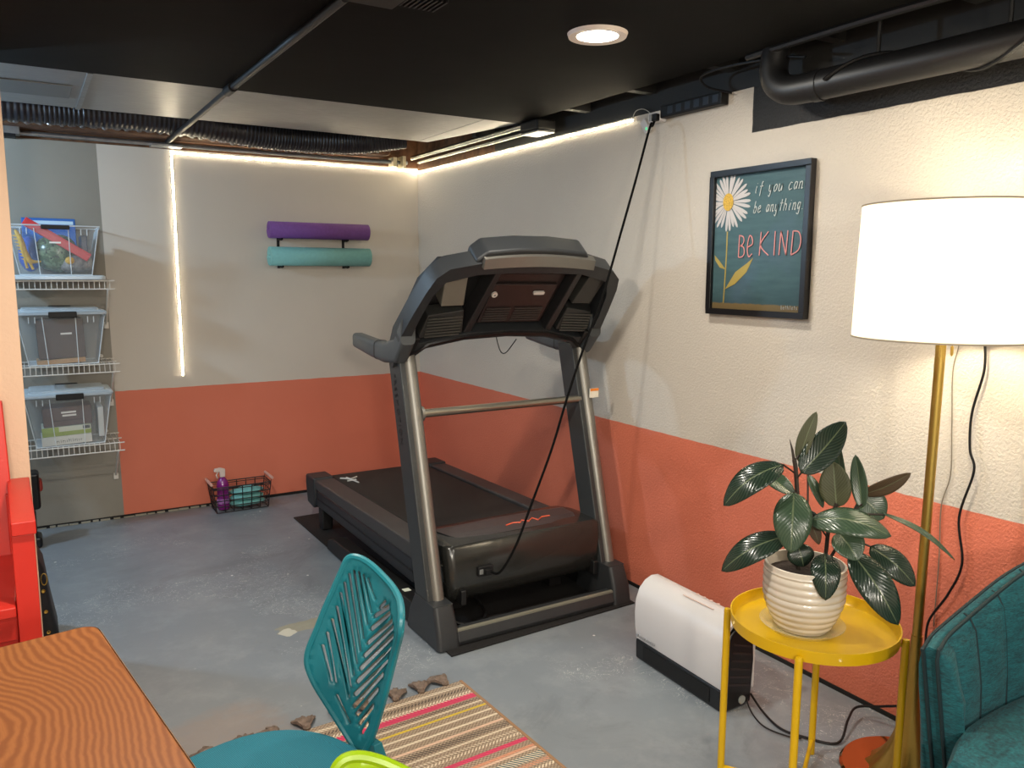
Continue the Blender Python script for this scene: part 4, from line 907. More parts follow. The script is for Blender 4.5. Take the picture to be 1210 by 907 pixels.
# ------------------------------------------------------------------ yoga mats on wall rack
t = thing('mat_wall_rack', 'black metal two tier rack on the back wall holding the rolled mats', 'wall rack', (-.68, -.02, 1.5))
for x in (-.918, -.515):
    bm = B(); box(bm, x-.008, -.004, 1.40, x+.008, -.0, 1.66); rk = ob('upright_bar', bm, BLACKPL, t)
    for zc, r in ((1.625, .052), (1.472, .060)):
        pts = [(x, -.003, zc-r-.004)]+[(x, -.072-.0+(r+.006)*math.sin(a), zc-(r+.006)*math.cos(a)) for a in [math.radians(q_) for q_ in (-20, 0, 20, 34)]]
        ob('hook', tube(B(), pts, .006, 8), BLACKPL, rk)
def spiral(r0, r1, turns, n, th):
    outer_ = []; 
    for k in range(n+1):
        a = 2*PI*turns*k/n; r = r0+(r1-r0)*k/n; outer_.append((r*math.cos(a), r*math.sin(a)))
    return outer_
def rolled(x0, x1, zc, r, m, label, y=-.070):
    t = thing('rolled_yoga_mat', label, 'exercise mat', ((x0+x1)/2, y, zc-r), group=None)
    sp = spiral(.010, r, 6, 150, 0); bm = B()
    a = [V((x0, y+u, zc+v)) for u, v in sp]; b = [V((x1, y+u, zc+v)) for u, v in sp]
    loft(bm, [a, b], False, False)
    ob('rolled_foam', bm, m, t, smooth=True, solid=(r-.01)/6*.82)
    return t
rolled(-.988, -.378, 1.625, .049, YOGP, 'purple rolled exercise mat on the upper rack hooks')
rolled(-.990, -.372, 1.472, .056, YOGT, 'aqua rolled exercise mat on the lower rack hooks')

# ------------------------------------------------------------------ wire shelves and bins
def wire_shelf(z, label, bracket=True):
    t = thing('wire_shelf', label, 'shelf', (-2.5, -.15, z), group='white wire shelves')
    bm = B(); xa, xb = -3.2, -1.838
    for y, zz in ((-.30, z), (-.30, z-.042), (-.012, z), (-.15, z-.004)): tube(bm, [(xa, y, zz), (xb, y, zz)], .0032, 6)
    ob('long_rods', bm, WIRE, t)
    bm = B(); x = xa
    while x < xb: tube(bm, [(x, -.012, z+.003), (x, -.302, z+.003), (x, -.302, z-.044)], .0016, 5); x += .0235
    o = ob('cross_wires', bm, WIRE, t); o['kind'] = 'stuff'
    ob('support_bracket', tube(B(), [(-1.868, -.285, z-.045), (-1.866, -.01, z-.235)], .006, 8), WIRE, t)
    ob('bracket_foot', box(B(), -1.878, -.012, z-.262, -1.854, -.002, z-.225), WIRE, t, bevel=.003)
    ob('wall_clip', tube(B(), [(-1.90, -.012, z+.016), (-1.90, -.004, z+.016)], .010, 10), WIRE, t)
    return t
SH = [1.330, .905, .490]
wire_shelf(SH[0], 'top white wire shelf on the back wall under the toy bin')
wire_shelf(SH[1], 'middle white wire shelf on the back wall under the bin with a brown box')
wire_shelf(SH[2], 'lowest white wire shelf on the back wall, under the bin of boxes')
def binbox(x0, x1, ztop, zbot, label, lid=True, yf=-.305, yb=-.03, inset=.038):
    t = thing('storage_bin', label, 'storage bin', ((x0+x1)/2, -.17, zbot), group='clear plastic storage bins')
    q = lambda i, z: [(x0+i, yf+i*.5, z), (x1-i, yf+i*.5, z), (x1-i, yb-i*.3, z), (x0+i, yb-i*.3, z)]
    bm = B(); loft(bm, [[V(p) for p in q(inset, zbot)], [V(p) for p in q(.0, ztop-.028)], [V(p) for p in q(-.006, ztop-.028)], [V(p) for p in q(-.006, ztop-.012)]], False)
    bm.faces.new([bm.verts.new(p) for p in q(inset, zbot)])
    ob('tub', bm, BIN, t)
    bm = B(); H_ = ztop-zbot
    for f in (.24, .74, .0, 1):
        xb_ = x0+inset+(x1-x0-2*inset)*(f*.86+.07 if 0 < f < 1 else f); xt_ = x0+(x1-x0)*(f if 0 < f < 1 else f)
        if 0 < f < 1: xt_ = x0+(x1-x0)*(.28 if f < .5 else .66)
        tube(bm, [(xb_, yf+inset*.5-.001, zbot), (xt_, yf-.001, ztop-.028)], .0022, 5)
    for f in (.13, .20, .80, .87):
        xx = x0+(x1-x0)*f; tube(bm, [(xx, yf-.002, ztop-.028), (xx, yf+.002, ztop-.058)], .0025, 5)
    tube(bm, [V(p) for p in q(inset, zbot)]+[V(q(inset, zbot)[0])], .003, 5); tube(bm, [V(p) for p in q(-.006, ztop-.014)]+[V(q(-.006, ztop-.014)[0])], .0035, 5)
    ob('ribs', bm, BINR, t)
    if lid:
        l = B(); loft(l, [[V((x, y, z)) for x, y in rrect(x0-a, yf-a, x1+a, yb+a*.3, .02)] for a, z in ((.012, ztop-.018), (.014, ztop-.006), (.006, ztop), (-.02, ztop+.004), (-.022, ztop+.012), (-.03, ztop+.013))]); ob('lid', l, BINLID, t, bevel=.002)
    xm = (x0+x1)/2+.006
    ob('latch', box(B(), xm-.062, yf-.020, ztop-.032, xm+.062, yf-.005, ztop-.002 if lid else ztop-.012), BLACKPL, t, bevel=.004)
    if lid: ob('latch', box(B(), xm-.055, yb-.01, ztop+.010, xm+.05, yb+.004, ztop+.018), BLACKPL, t, bevel=.003)
    return t
# top bin (open, standing on its own lid)
lidm = [V(p) for p in ()]
lb = B(); loft(lb, [[V((x, y, z)) for x, y in rrect(-2.30-a, -.312-a, -1.885+a, -.02, .03)] for a, z in ((.0, 1.3345), (.008, 1.338), (.008, 1.352), (.0, 1.357))])
tag(ob('bin_lid', lb, mat('pale_blue_lid', srgb(196, 208, 216), .35), origin=(-2.09, -.17, 1.3345), smooth=True), 'pale plastic bin lid lying on the top wire shelf under the open toy bin', 'lid')
binbox(-2.285, -1.898, 1.612, 1.3585, 'open clear bin full of toys on the top shelf', lid=False)
tag(ob('blue_board', box(B(), -2.225, -.075, 1.40, -1.985, -.065, 1.645), mat('bright_blue_card', srgb(18, 96, 176), .5), origin=(-2.1, -.07, 1.36), bevel=.003), 'bright blue flat board standing at the back of the toy bin', 'board')
o = ob('board_panel', box(B(), -2.215, -.0765, 1.615, -1.995, -.075, 1.632), mat('pale_blue_card', srgb(186, 214, 232), .5), bpy.data.objects['blue_board'], local=False)
o.data.transform(Matrix.Translation((2.1, .07, -1.36)))  if False else None
o.matrix_parent_inverse = Matrix.Identity(4)
M = Matrix.Translation((-2.06, -.265, 1.52)) @ Matrix.Rotation(math.radians(33), 4, 'Y')
tag(ob('red_plastic_track', box(box(B(), -.185, -.012, -.022, .14, .012, .018, M), -.185, -.015, .010, .14, .015, .020, M), mat('red_toy_plastic', srgb(196, 32, 44), .35), origin=(-2.06, -.265, 1.40), bevel=.003), 'long red plastic toy piece leaning across the top bin', 'toy')
# yellow dinosaur toy
D = thing('toy_dinosaur', 'yellow spiky toy dinosaur at the left end of the top bin', 'toy', (-2.22, -.255, 1.38))
YT = mat('yellow_toy_plastic', srgb(206, 160, 40), .5, noise=.1, nscale=60)
ob('body', tube(B(), smooth_path([(-2.255, -.26, 1.575), (-2.245, -.26, 1.555), (-2.232, -.26, 1.52), (-2.222, -.26, 1.47), (-2.205, -.26, 1.43), (-2.185, -.26, 1.422), (-2.155, -.26, 1.424)], 4), [.004, .006, .008, .010, .011, .012, .012, .013, .013, .014, .014, .014, .015, .015, .015, .015, .015, .014, .013, .011, .009, .008, .006, .005, .004], 10), YT, D, smooth=True)
for a, b in (((-2.205, 1.425), (-2.190, 1.385)), ((-2.222, 1.43), (-2.215, 1.39))): ob('leg', tube(B(), [(a[0], -.26, a[1]), (b[0], -.26, b[1])], .006, 8), YT, D)
bm = B()
for k in range(8):
    z_ = 1.55-k*.016; xx = -2.247+k*.0045; hexa(bm, [(xx-.006, -.262, z_), (xx-.006, -.258, z_), (xx-.006, -.258, z_-.010), (xx-.006, -.262, z_-.010)], [(xx-.022, -.2605, z_-.001), (xx-.022, -.2595, z_-.001), (xx-.022, -.2595, z_-.003), (xx-.022, -.2605, z_-.003)])
ob('spikes', bm, YT, D)
def blob(name, cx, cy, cz_, rx, ry, rz_, m, label, cat, seed=1, amp=.25):
    bm = B(); bmesh.ops.create_icosphere(bm, subdivisions=3, radius=1); r_ = random.Random(seed)
    ph = [(r_.uniform(2, 5), r_.uniform(0, 6), r_.choice((0, 1, 2))) for _ in range(6)]
    for v in bm.verts:
        n_ = sum(math.sin(v.co[a]*f+p) for f, p, a in ph)/6; v.co *= 1+amp*n_; v.co = V((cx+v.co.x*rx, cy+v.co.y*ry, cz_+v.co.z*rz_))
    return tag(ob(name, bm, m, origin=(cx, cy, cz_-rz_), smooth=True), label, cat)
CAMO = bpy.data.materials.new('green_bag_print'); 
g = G('green_bag_print'); vn = g.noise(38, 3); c = g.mix(g.step(vn, .5, .03), srgb(70, 92, 62), srgb(104, 124, 92)); c = g.mix(g.step(g.noise(50, 2), .62, .03), c, srgb(44, 50, 44)); g.l(c, g.b.inputs['Base Color']); g.b.inputs['Roughness'].default_value = .25
blob('bag_of_green_toys', -2.08, -.18, 1.465, .105, .08, .088, g.m, 'clear bag of green toys in the middle of the top bin', 'bag', 2)
blob('bag_of_grey_toys', -2.00, -.20, 1.415, .085, .07, .045, mat('mixed_grey_toys', srgb(120, 116, 112), .5, noise=.5, nscale=55), 'bundle of grey toys at the right bottom of the top bin', 'bag', 5)
blob('blue_cloth_toy', -2.20, -.16, 1.46, .05, .07, .09, mat('blue_toy', srgb(44, 84, 170), .5, noise=.2), 'blue toy behind the yellow dinosaur in the top bin', 'toy', 6, .15)
blob('yellow_toy_piece', -2.03, -.262, 1.43, .022, .014, .020, YT, 'small yellow toy piece low in the middle of the top bin', 'toy', 9, .2)
tag(ob('grey_case', box(B(), -1.975, -.25, 1.44, -1.945, -.10, 1.555), mat('slate_plastic', srgb(74, 78, 92), .4), origin=(-1.96, -.17, 1.44), bevel=.006), 'slate grey case upright at the right end of the top bin', 'case')
tag(ob('white_label_strip', box(B(), -2.115, -.300, 1.512, -2.065, -.2985, 1.520), mat('paper_label', srgb(226, 222, 216), .6), origin=(-2.09, -.3, 1.512)), 'white paper label stuck on the front of the toy bin', 'label')
# middle bin
binbox(-2.278, -1.895, 1.180, .912, 'clear lidded bin with one large brown box on the middle shelf')
BRN = mat('dark_brown_card', srgb(84, 66, 56), .7, noise=.1, nscale=30); KRAFT = mat('kraft_card', srgb(176, 138, 96), .7)
M = Matrix.Translation((-2.09, -.175, .942)) @ Matrix.Rotation(-.03, 4, 'Y')
t = thing('brown_box', 'dark brown cardboard box standing inside the middle bin', 'box', (-2.09, -.175, .94))
ob('carton', box(B(), -.105, -.08, .0, .105, .08, .195, M), BRN, t, bevel=.003)
ob('paper_label', box(B(), -.0, -.0815, .118, .05, -.080, .127, M), mat('paper_label', srgb(226, 222, 216), .6), t)
M = Matrix.Translation((-2.09, -.19, .917)) @ Matrix.Rotation(-.05, 4, 'Y')
tag(ob('kraft_parcel', box(B(), -.115, -.09, 0, .10, .07, .022, M), KRAFT, origin=(-2.09, -.19, .917), bevel=.002), 'flat tan carton under the brown box in the middle bin', 'box')
# lower bin
binbox(-2.272, -1.890, .768, .497, 'clear lidded bin with green and white boxes on the lowest shelf')
M = Matrix.Translation((-2.09, -.18, .502)) @ Matrix.Rotation(-.03, 4, 'Y')
t = thing('white_paper_box', 'white box with dark printed word at the bottom of the lowest bin', 'box', (-2.09, -.18, .502))
ob('carton', box(B(), -.120, -.095, 0, .105, .08, .045, M), mat('white_card', srgb(206, 204, 196), .6), t, bevel=.002)
bm = B(); r_ = random.Random(4)
for k in range(13):
    x = -.055+k*.009; h = r_.uniform(.010, .018); box(bm, x, -.0965, .012, x+.002, -.0950, .012+h, M); 
    if k % 3 == 0: box(bm, x, -.0965, .02, x+.007, -.0950, .022, M)
ob('printed_word', bm, mat('ink_grey', srgb(70, 70, 72), .6), t)
t = thing('green_box', 'green and white carton stacked on the white box in the lowest bin', 'box', (-2.09, -.18, .548))
ob('carton', box(B(), -.115, -.09, .0465, .105, .08, .092, M), mat('green_white_card', srgb(196, 198, 180), .6), t, bevel=.002)
ob('green_band', box(B(), -.115, -.0915, .0465, .105, -.0895, .067, M), mat('lime_card', srgb(140, 156, 66), .6), t)
ob('green_panel', box(B(), -.115, -.0917, .067, -.04, -.0895, .092, M), mat('lime_card2', srgb(150, 168, 80), .6), t)
ob('bar_code', box(B(), .068, -.0917, .072, .10, -.0895, .088, M), mat('ink_grey', srgb(70, 70, 72), .6), t)
t = thing('purple_brown_box', 'dark mauve brown carton stacked topmost in the lowest bin', 'box', (-2.08, -.17, .60))
ob('carton', box(B(), -.105, -.08, .094, .115, .08, .19, M), mat('mauve_brown_card', srgb(90, 72, 70), .65, noise=.1), t, bevel=.003)
for k in (0, 1): ob('paper_label', box(B(), -.022+.004*k, -.0815, .158-k*.016, .045, -.080, .167-k*.016, M), mat('paper_label', srgb(226, 222, 216), .6), t)
ob('lid_edge', box(B(), -.07, -.083, .120, .08, -.080, .123, M), mat('ink_mauve', srgb(60, 44, 48), .6), t)
tag(ob('clear_case', box(B(), -1.952, -.26, .525, -1.925, -.06, .68), mat('frosted_white', srgb(196, 200, 200), .4), origin=(-1.94, -.16, .525), bevel=.004), 'frosted white case standing at the right end of the lowest bin', 'case')
# power tool glimpsed behind the bench
t = thing('power_tool', 'black and red power tool hanging below the shelves behind the red bench', 'tool', (-2.27, -.30, .12))
for (a, m_, nm) in (((-2.34, -.36, .20, -2.235, -.24, .385), HBLK, 'tool_body'), ((-2.250, -.345, .285, -2.222, -.26, .345), mat('tool_red', srgb(150, 52, 44), .4), 'red_guard'), ((-2.33, -.35, .06, -2.26, -.26, .20), HBLK, 'battery_foot'), ((-2.35, -.36, .002, -2.24, -.24, .06), HBLK, 'base')):
    ob(nm, box(B(), *a), m_, t, bevel=.015)

# ------------------------------------------------------------------ basket with bottle
t = thing('wire_basket', 'small black wire basket on the floor at the back wall', 'basket', (-1.22, -.15, 0))
BW = mat('black_wire', srgb(26, 22, 24), .4)
bx0, bx1, by0, by1, bh = -1.375, -1.085, -.205, -.07, .15
def brect(z, i): return [(bx0-i, by0-i*.5, z), (bx1+i, by0-i*.5, z), (bx1+i, by1+i*.5, z), (bx0-i, by1+i*.5, z), (bx0-i, by0-i*.5, z)]
bm = B()
for k in range(5): z = .006+k*.034; tube(bm, brect(z, .004*k), .0030, 5)
tube(bm, brect(bh+.004, .018), .0035, 6)
ob('hoops', bm, BW, t)
bm = B()
for k in range(7):
    x = bx0+(bx1-bx0)*k/6; xt = x+(k-3)/3*.018
    for y, s in ((by0, -1), (by1, 1)): tube(bm, [(x, y, .006), (xt, y+s*.009, bh+.004)], .0028, 5)
    tube(bm, [(x, by0, .006), (x, by1, .006)], .002, 5)
for k in range(1, 4):
    y = by0+(by1-by0)*k/4
    for x, s in ((bx0, -1), (bx1, 1)): tube(bm, [(x, y, .006), (x+s*.018, y, bh+.004)], .002, 5)
ob('wires', bm, BW, t)
for x, s in ((bx0-.018, -1), (bx1+.018, 1)):
    ob('handle', tube(B(), [(x, by0-.004, bh+.004), (x+s*.008, by0-.012, bh+.028), (x+s*.008, by1+.012, bh+.028), (x, by1+.004, bh+.004)], .0035, 6), BW, t)
    ob('handle_knob', tube(B(), [(x+s*.008, by0-.016, bh+.028), (x+s*.008, by1+.016, bh+.028)], .008, 8), mat('pale_wood', srgb(206, 164, 150), .5), t)
Bt = thing('spray_bottle', 'purple spray bottle with a white trigger standing in the wire basket', 'bottle', (-1.325, -.14, .010))
ob('bottle', lathe(B(), [(.0001, .009), (.030, .010), (.034, .02), (.034, .13), (.035, .15), (.030, .175), (.018, .192), (.012, .20), (.0001, .20)], -1.325, -.14, 24), mat('purple_liquid', srgb(118, 22, 112), .2, coat=.5), Bt, smooth=True)
ob('bottle_label', lathe(B(), [(.0348, .045), (.0348, .075)], -1.325, -.14, 24), mat('purple_label', srgb(150, 96, 158), .5, noise=.5, nscale=80), Bt, smooth=True)
ob('spray_head', prism(B(), [(-1.372, .238), (-1.366, .252), (-1.335, .255), (-1.308, .246), (-1.31, .20), (-1.338, .20), (-1.340, .232), (-1.366, .232)], xz, -.150, -.130), mat('white_trigger', srgb(206, 190, 180), .5), Bt, bevel=.003)
ob('trigger', tube(B(), [(-1.348, -.14, .232), (-1.358, -.14, .212), (-1.352, -.14, .195)], .004, 6), mat('white_trigger', srgb(206, 190, 180), .5), Bt)
r_ = random.Random(12)
for k in range(3):
    o = blob('folded_cloth', -1.190, -.14, .034+.036*k, .095, .054, .022, mat('aqua_cloth', srgb(112, 176, 174), .85, noise=.15, nscale=40), ('bottom', 'middle', 'top')[k]+' aqua folded cloth of the pile in the wire basket', 'cloth', 20+k, .18)

# ------------------------------------------------------------------ rug
rx0, rx1, ry0, ry1 = -2.35, -1.06, -4.55, -2.605
RG = thing('striped_rug', 'striped woven rug with brown tassels on the painted floor', 'rug', (rx1, ry0*0+ry1, 0), rz=math.radians(2.5))
# local frame: x to the left is negative, y from the fringed end
ob('woven_field', prism(B(), [(-1.29, -1.95), (0, -1.95), (0, 0), (-1.29, 0)], xy, .0005, .007), RUG, RG, local=True, bevel=.001)
for xa_ in (-.006, -1.294): ob('bound_edge', box(B(), xa_, -1.95, .0003, xa_+.010, 0, .009), mat('tan_binding', srgb(146, 112, 82), .9), RG, local=True, bevel=.001)
for k in range(11):
    x = -.055-k*.095+r_.uniform(-.01, .01); a = r_.uniform(-.5, .5)
    bm = B()
    for j in range(9):
        an = PI/2+a+(j-4)*.14; L_ = .068+r_.uniform(-.008, .008)
        tube(bm, [(x, .004, .010), (x+math.cos(an)*L_*.5, .006+math.sin(an)*L_*.5, .018), (x+math.cos(an)*L_, .006+math.sin(an)*L_, .006)], [.006, .009, .004], 5)
    lathe(bm, [(.0001, .002), (.010, .004), (.013, .012), (.009, .021), (.0001, .024)], x, .006, 10)
    ob('tassel', bm, JUTE, RG, local=True)

# ------------------------------------------------------------------ oak table (near, left)
Tb = thing('oak_table', 'oak table with rounded corner beside the teal chair', 'table', (-2.62, -3.72, 0), rz=math.radians(8))
def tl(x, y): # world -> local
    d_ = V((x+2.62, y+3.72)); a = -math.radians(8); return (d_.x*math.cos(a)-d_.y*math.sin(a), d_.x*math.sin(a)+d_.y*math.cos(a))
cxl, cyl = tl(-2.168, -3.243)
poly = rrect(cxl-.85, cyl-1.55, cxl, cyl, .03, 5)
ob('table_top', prism(B(), poly, xy, .698, .7205), OAK, Tb, local=True, bevel=.003)
ob('edge_band', loft(B(), [[V((x, y, z)) for x, y in rrect(cxl-.85-i, cyl-1.55-i, cxl+i, cyl+i, .03+i, 5)] for i, z in ((.0005, .697), (.003, .700), (.003, .716), (.0005, .7195))], False), OAKE, Tb, local=True, smooth=True)
ob('apron', box(B(), cxl-.80, cyl-1.50, .62, cxl-.05, cyl-.05, .698), OAKE, Tb, local=True, bevel=.003)
for sx in (cxl-.78, cxl-.12):
    for sy in (cyl-1.48, cyl-.12): ob('leg', box(B(), sx, sy, .001, sx+.05, sy+.05, .65), OAKE, Tb, local=True, bevel=.004)

# ------------------------------------------------------------------ perforated chairs
OUT = [(0.0129, -0.0035), (-0.0071, 0.0409), (-0.0277, 0.1027), (-0.0476, 0.164), (-0.0725, 0.2321), (-0.100, 0.280), (-0.110, 0.3007), (-0.106, 0.3208), (-0.090, .333), (-0.0637, 0.3421), (-0.0274, 0.3513), (0.008, 0.3627), (0.0417, 0.3784), (0.0664, 0.3881), (0.0829, 0.3896), (0.0932, 0.3823), (0.0999, 0.3612), (0.111, 0.3214), (0.123, 0.2766), (0.1327, 0.2321), (0.1409, 0.1976), (0.1429, 0.1754), (0.1397, 0.1532), (0.1267, 0.1188), (0.1045, 0.0806), (0.0798, 0.0444), (0.0515, 0.011), (0.0321, -0.0079)]
SL = [((0.1206, 0.202), (0.1, 0.128)), ((0.115, 0.2288), (0.0922, 0.1264)), ((0.1088, 0.2568), (0.0626, 0.0993)), ((0.1028, 0.2837), (0.0614, 0.1226)), ((0.0985, 0.3125), (0.0571, 0.147)), ((0.0932, 0.3349), (0.053, 0.1733)), ((0.086, 0.3537), (0.0472, 0.2004)), ((0.0772, 0.361), (0.0423, 0.2273)), ((0.0671, 0.3599), (0.0359, 0.2578)), ((0.0566, 0.3556), (0.0294, 0.2835)), ((0.0452, 0.3498), (0.0229, 0.3125)), ((0.0875, 0.1000), (0.0565, 0.0481))]
SR = [((0.0114, 0.3063), (0.0015, 0.3181)), ((0.008, 0.2972), (-0.0107, 0.316)), ((0.0203, 0.2771), (-0.025, 0.3112)), ((0.0263, 0.249), (-0.0323, 0.3006)), ((0.0319, 0.2186), (-0.0462, 0.2896)), ((0.0375, 0.1905), (-0.0551, 0.2817)), ((0.0441, 0.1621), (-0.0598, 0.2666)), ((0.0483, 0.1343), (-0.0527, 0.242)), ((0.0508, 0.1068), (-0.0418, 0.2106)), ((0.0509, 0.0823), (-0.0277, 0.1762)), ((0.042, 0.0674), (-0.0132, 0.1393)), ((0.033, 0.0505), (-0.0029, 0.1017)), ((0.0246, 0.0336), (0.0092, 0.0609))]
def chair(name, label, pm, fm, loc, rz, group=None):
    """local frame: the sitter faces -x, back shell rises at x=0"""
    t = thing(name, label, 'chair', loc, rz)
    ti = math.radians(8); upv = V((math.sin(ti), 0, math.cos(ti)))
    Oz = V((0, 0, .415))
    fn = lambda s, q: Oz+V((0, s, 0))+upv*q+V((-.05*(s/.12)**2, 0, 0))
    holes = [slotpoly(a, b, .0034, 3) for a, b in SL]+[slotpoly(a, b, .0050, 3) for a, b in SR[1:]]
    if not group: holes = holes
    if 'lime' in label: holes = [h for h in holes if max(p[1] for p in h) < .27]
    bm = sheet(OUT, holes, fn, .012)
    ob('backrest', bm, pm, t, solid=.009, local=True, smooth=True)
    rim = [fn(*p)+V((-.001, 0, 0)) for p in OUT]; ob('backrest_rim', tube(B(), smooth_path(rim+[rim[0]], 3), .0072, 8), pm, t, local=True, smooth=True)
    ob('back_bracket', loft(B(), [[V((x-.0, y, z)) for y in (-w, w) for x in (0,)]+[V((x+.016, y, z)) for y in (w, -w)] for x, z, w in ((.004, .44, .018), (.012, .405, .024), (.0, .375, .03), (-.06, .355, .035), (-.16, .352, .04))]), pm, t, local=True, bevel=.003)
    se = B(); pr = [(.205, .40), (.222, .415), (.224, .430), (.210, .440), (.14, .442), (.0001, .436)]
    n = 40; rings = []
    for r, z in pr: rings.append([V((-.245+r*(1 if r < .01 else 1)*math.copysign(abs(math.cos(2*PI*k/n))**.85, math.cos(2*PI*k/n)), r*math.copysign(abs(math.sin(2*PI*k/n))**.85, math.sin(2*PI*k/n)), z)) for k in range(n)])
    loft(se, rings, False); ob('seat', se, fm, t, local=True, smooth=True)
    ob('seat_pan', lathe(B(), [(.0001, .378), (.16, .382), (.205, .40), (.0001, .401)], -.245, 0, 36), pm, t, local=True, smooth=True)
    ob('column', tube(B(), [(-.245, 0, .08), (-.245, 0, .38)], .022, 16), CHROME, t, local=True, smooth=True)
    for k in range(5):
        a = 2*PI*k/5+.3; ex_, ey_ = -.245+.23*math.cos(a), .23*math.sin(a)
        lg = ob('base_leg', tube(B(), [(-.245, 0, .09), (ex_, ey_, .062)], [.018, .011], 8), CHROME, t, local=True, smooth=True)
        ob('caster', tube(B(), [(ex_-.012*math.sin(a), ey_+.012*math.cos(a), .027), (ex_+.012*math.sin(a), ey_-.012*math.cos(a), .027)], .025, 14), BLACKPL, lg, local=True, smooth=True)
    return t
chair('swivel_chair', 'teal plastic chair with a slotted backrest and mesh seat', TEALP, MESHF, (-1.7075, -3.4465, 0), math.radians(15))
chair('swivel_chair', 'lime green plastic chair cut off at the bottom edge of the view', LIMEP, LIMEF, (-1.905, -4.09, 0), math.radians(48))

# ------------------------------------------------------------------ red bench
Rb = thing('red_bench', 'bright red painted wooden bench with an armrest in front of the partition', 'bench', (-2.6, -2.05, 0))
ob('armrest', hexa(B(), [(-2.315, -2.36, .655), (-2.255, -2.36, .655), (-2.255, -2.36, .695), (-2.315, -2.36, .695)], [(-2.330, -1.80, .655), (-2.266, -1.80, .655), (-2.266, -1.80, .695), (-2.330, -1.80, .695)]), RED, Rb, bevel=.004)
ob('arm_post', box(B(), -2.316, -2.35, .001, -2.261, -2.29, .655), RED, Rb, bevel=.003)
ob('rear_post', box(B(), -2.335, -1.86, .001, -2.285, -1.80, .655), RED, Rb, bevel=.003)
ob('backrest', hexa(B(), [(-3.4, -1.86, .45), (-2.314, -1.86, .45), (-2.314, -1.82, .45), (-3.4, -1.82, .45)], [(-3.4, -1.80, .955), (-2.325, -1.80, .955), (-2.325, -1.765, .955), (-3.4, -1.765, .955)]), RED, Rb, bevel=.004)
ob('seat', box(B(), -3.4, -2.36, .425, -2.318, -1.83, .455), RED, Rb, bevel=.004)
ob('front_rail', box(B(), -3.4, -2.335, .35, -2.317, -2.305, .424), RED, Rb, bevel=.003)
ob('front_panel', box(B(), -3.4, -2.32, .05, -2.318, -2.30, .349), RED, Rb, bevel=.003)
ob('side_panel', box(B(), -2.312, -2.29, .06, -2.290, -1.86, .45), RED, Rb, bevel=.002)
t = thing('black_bag', 'black bag with small brass studs on the floor behind the red bench', 'bag', (-2.24, -1.72, 0))
ob('bag_body', loft(B(), [[V((x, y, z)) for x, y in rrect(xa, -1.60, xb, -1.38, .03)] for xa, xb, z in ((-2.40, -2.215, .001), (-2.40, -2.212, .04), (-2.40, -2.228, .15), (-2.40, -2.245, .30), (-2.38, -2.27, .36))]), mat('black_leatherette', srgb(18, 17, 20), .5), t, smooth=True)
for y, z in ((-1.603, .06), (-1.603, .14), (-1.603, .22)): ob('stud', lathe(B(), [(.0001, -.004), (.006, -.002), (.007, .002)], n=10, M=Matrix.Translation((-2.243-.04*z, y, z)) @ Matrix.Rotation(PI/2, 4, 'X')), BRASS, t)
ob('ring', tube(B(), [(-2.247+.01*math.cos(a), -1.606, .265+.022*math.sin(a)) for a in [2*PI*k/12 for k in range(13)]], .002, 5), BRASS, t)

# ------------------------------------------------------------------ teal armchair
A = thing('tub_armchair', 'teal woven tub armchair with channelled inner back by the brass lamp', 'armchair', (-.40, -4.28, 0))
# plan path of the wrapping shell: far arm tip -> back -> near arm tip
path = [(-.655, -3.985), (-.59, -3.965), (-.50, -3.957), (-.40, -3.955), (-.30, -3.960), (-.21, -3.982), (-.135, -4.03), (-.085, -4.11), (-.065, -4.20), (-.06, -4.28)]
path = path+[(x, -8.56-y) for x, y in path[-2::-1]]
path = [(p.x, p.y) for p in smooth_path([(x, y, 0) for x, y in path], 9)]
NP = len(path)
def topz(f): g_ = 1-abs(2*f-1); return .602+.16*(math.sin(min(1, g_*1.15)*PI/2))**2.0
def nrm(i):
    a, b = path[max(i-1, 0)], path[min(i+1, NP-1)]; d_ = V((b[0]-a[0], b[1]-a[1])).normalized(); return V((-d_.y, d_.x))  # outward (away from seat) for this direction
sh = B(); rings = []
for i, (x, y) in enumerate(path):
    f = i/(NP-1); n_ = nrm(i); T_ = topz(f)
    ch_ = .013*abs(math.sin(f*PI*17))**.7
    tp = 1-min(1, min(f, 1-f)*14)      # 1 at the tips
    r = []
    for k, (off, z) in enumerate(((.045, .20), (.050, .35), (.052, .5), (.048, T_-.05), (.038, T_-.012), (.018, T_), (.000, T_-.003), (-.022-ch_, T_-.03), (-.036-ch_, T_-.09), (-.048-ch_, .48), (-.055, .38), (-.055, .20))):
        dx = (.10*(1-(z-.20)/.41))*tp
        s_ = 1 if f < .5 else 1
        r.append(V((x+n_.x*off*.8+dx, y+n_.y*off*.8, z)))
    rings.append(r)
ob('upholstered_shell', loft(sh, rings), TEALF, A, smooth=True)
for off, dz in ((.031, -.007), (-.008, .0)):
    pts = []
    for i, (x, y) in enumerate(path): n_ = nrm(i); f = i/(NP-1); pts.append((x+n_.x*off*.8-(.004 if i == 0 else 0), y+n_.y*off*.8, topz(f)+dz+.001))
    fp = [(-.667+.10*(1-(z-.20)/.41), path[0][1]+nrm(0).y*off*.8, z) for z in (.22, .35, .48, .58)]
    ob('piping', tube(B(), fp+pts, .0042, 8), TEALD, A, smooth=True)
for k in range(1, 17):
    f = k/17; i = int(round(f*(NP-1))); x, y = path[i]; n_ = nrm(i); T_ = topz(f)
    if k in (1, 16): continue
    ob('channel_seam', tube(B(), [(x+n_.x*o_2*.8, y+n_.y*o_2*.8, z) for o_2, z in ((.012, T_+.001), (-.006, T_-.006), (-.0235, T_-.03), (-.0375, T_-.09), (-.0495, .48), (-.0565, .39))], .0022, 6), TEALD, A)
sc = B(); inner = []
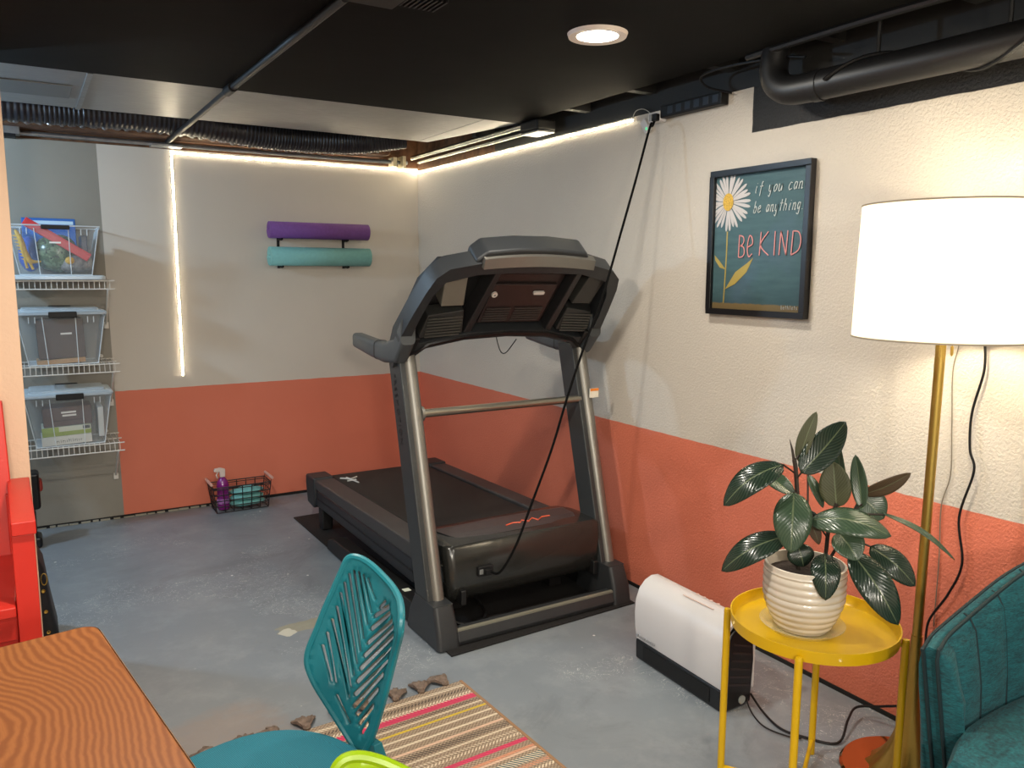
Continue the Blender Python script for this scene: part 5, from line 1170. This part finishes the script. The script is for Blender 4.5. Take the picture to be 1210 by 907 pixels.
for i in range(0, NP, 5): x, y = path[i]; n_ = nrm(i); inner.append((x-n_.x*.046+ (0 if 0 < i < NP-1 else -.0), y-n_.y*.046))
inner = [(p[0], p[1]) for p in inner]+[(-.72, -4.50), (-.735, -4.28), (-.72, -4.06)]
cxs = sum(p[0] for p in inner)/len(inner); cys = -4.28
def ins(q, s): return [V((cxs+(x-cxs)*s, cys+(y-cys)*s, z_)) for (x, y), z_ in zip(inner, [q]*len(inner))]
ob('seat_cushion', loft(sc, [ins(.30, .97), ins(.33, 1.0), ins(.395, 1.0), ins(.415, .97), ins(.425, .88), ins(.43, .5)]), TEALF, A, smooth=True)
ob('seat_base', box(B(), -.66, -4.55, .16, -.12, -4.01, .30), TEALF, A, bevel=.02)
for x in (-.60, -.17):
    for y in (-4.50, -4.06): ob('leg', tube(B(), [(x, y, .001), (x, y, .20)], [.011, .018], 12), mat('dark_walnut', srgb(60, 38, 26), .4), A, smooth=True)

# ------------------------------------------------------------------ camera, world, view
cam = bpy.data.cameras.new('camera'); cam.sensor_width = 36; cam.lens = 945.85/1210*36; cam.clip_start = .05
co = bpy.data.objects.new('camera', cam); C.objects.link(co)
pitch, roll, yaw = 0.13806748, 0.00478263, 0.54674039
cy_, sy_ = math.cos(yaw), math.sin(yaw); cpp, spp = math.cos(pitch), math.sin(pitch)
fw = V((sy_*cpp, cy_*cpp, -spp)); rt = V((cy_, -sy_, 0)); upv = rt.cross(fw)
r2 = rt*math.cos(roll)+upv*math.sin(roll); u2 = -rt*math.sin(roll)+upv*math.cos(roll)
M = Matrix((r2, u2, -fw)).transposed().to_4x4(); M.translation = V((-2.24366545, -4.87695733, 1.38)); co.matrix_world = M
bpy.context.scene.camera = co
w = bpy.data.worlds.new('world'); bpy.context.scene.world = w; w.use_nodes = True
w.node_tree.nodes['Background'].inputs[0].default_value = (.8, .85, 1, 1); w.node_tree.nodes['Background'].inputs[1].default_value = .3
vs = bpy.context.scene.view_settings; vs.view_transform = 'Standard'; vs.look = 'None'; vs.gamma = 1; vs.exposure = 0; vs.use_curve_mapping = False
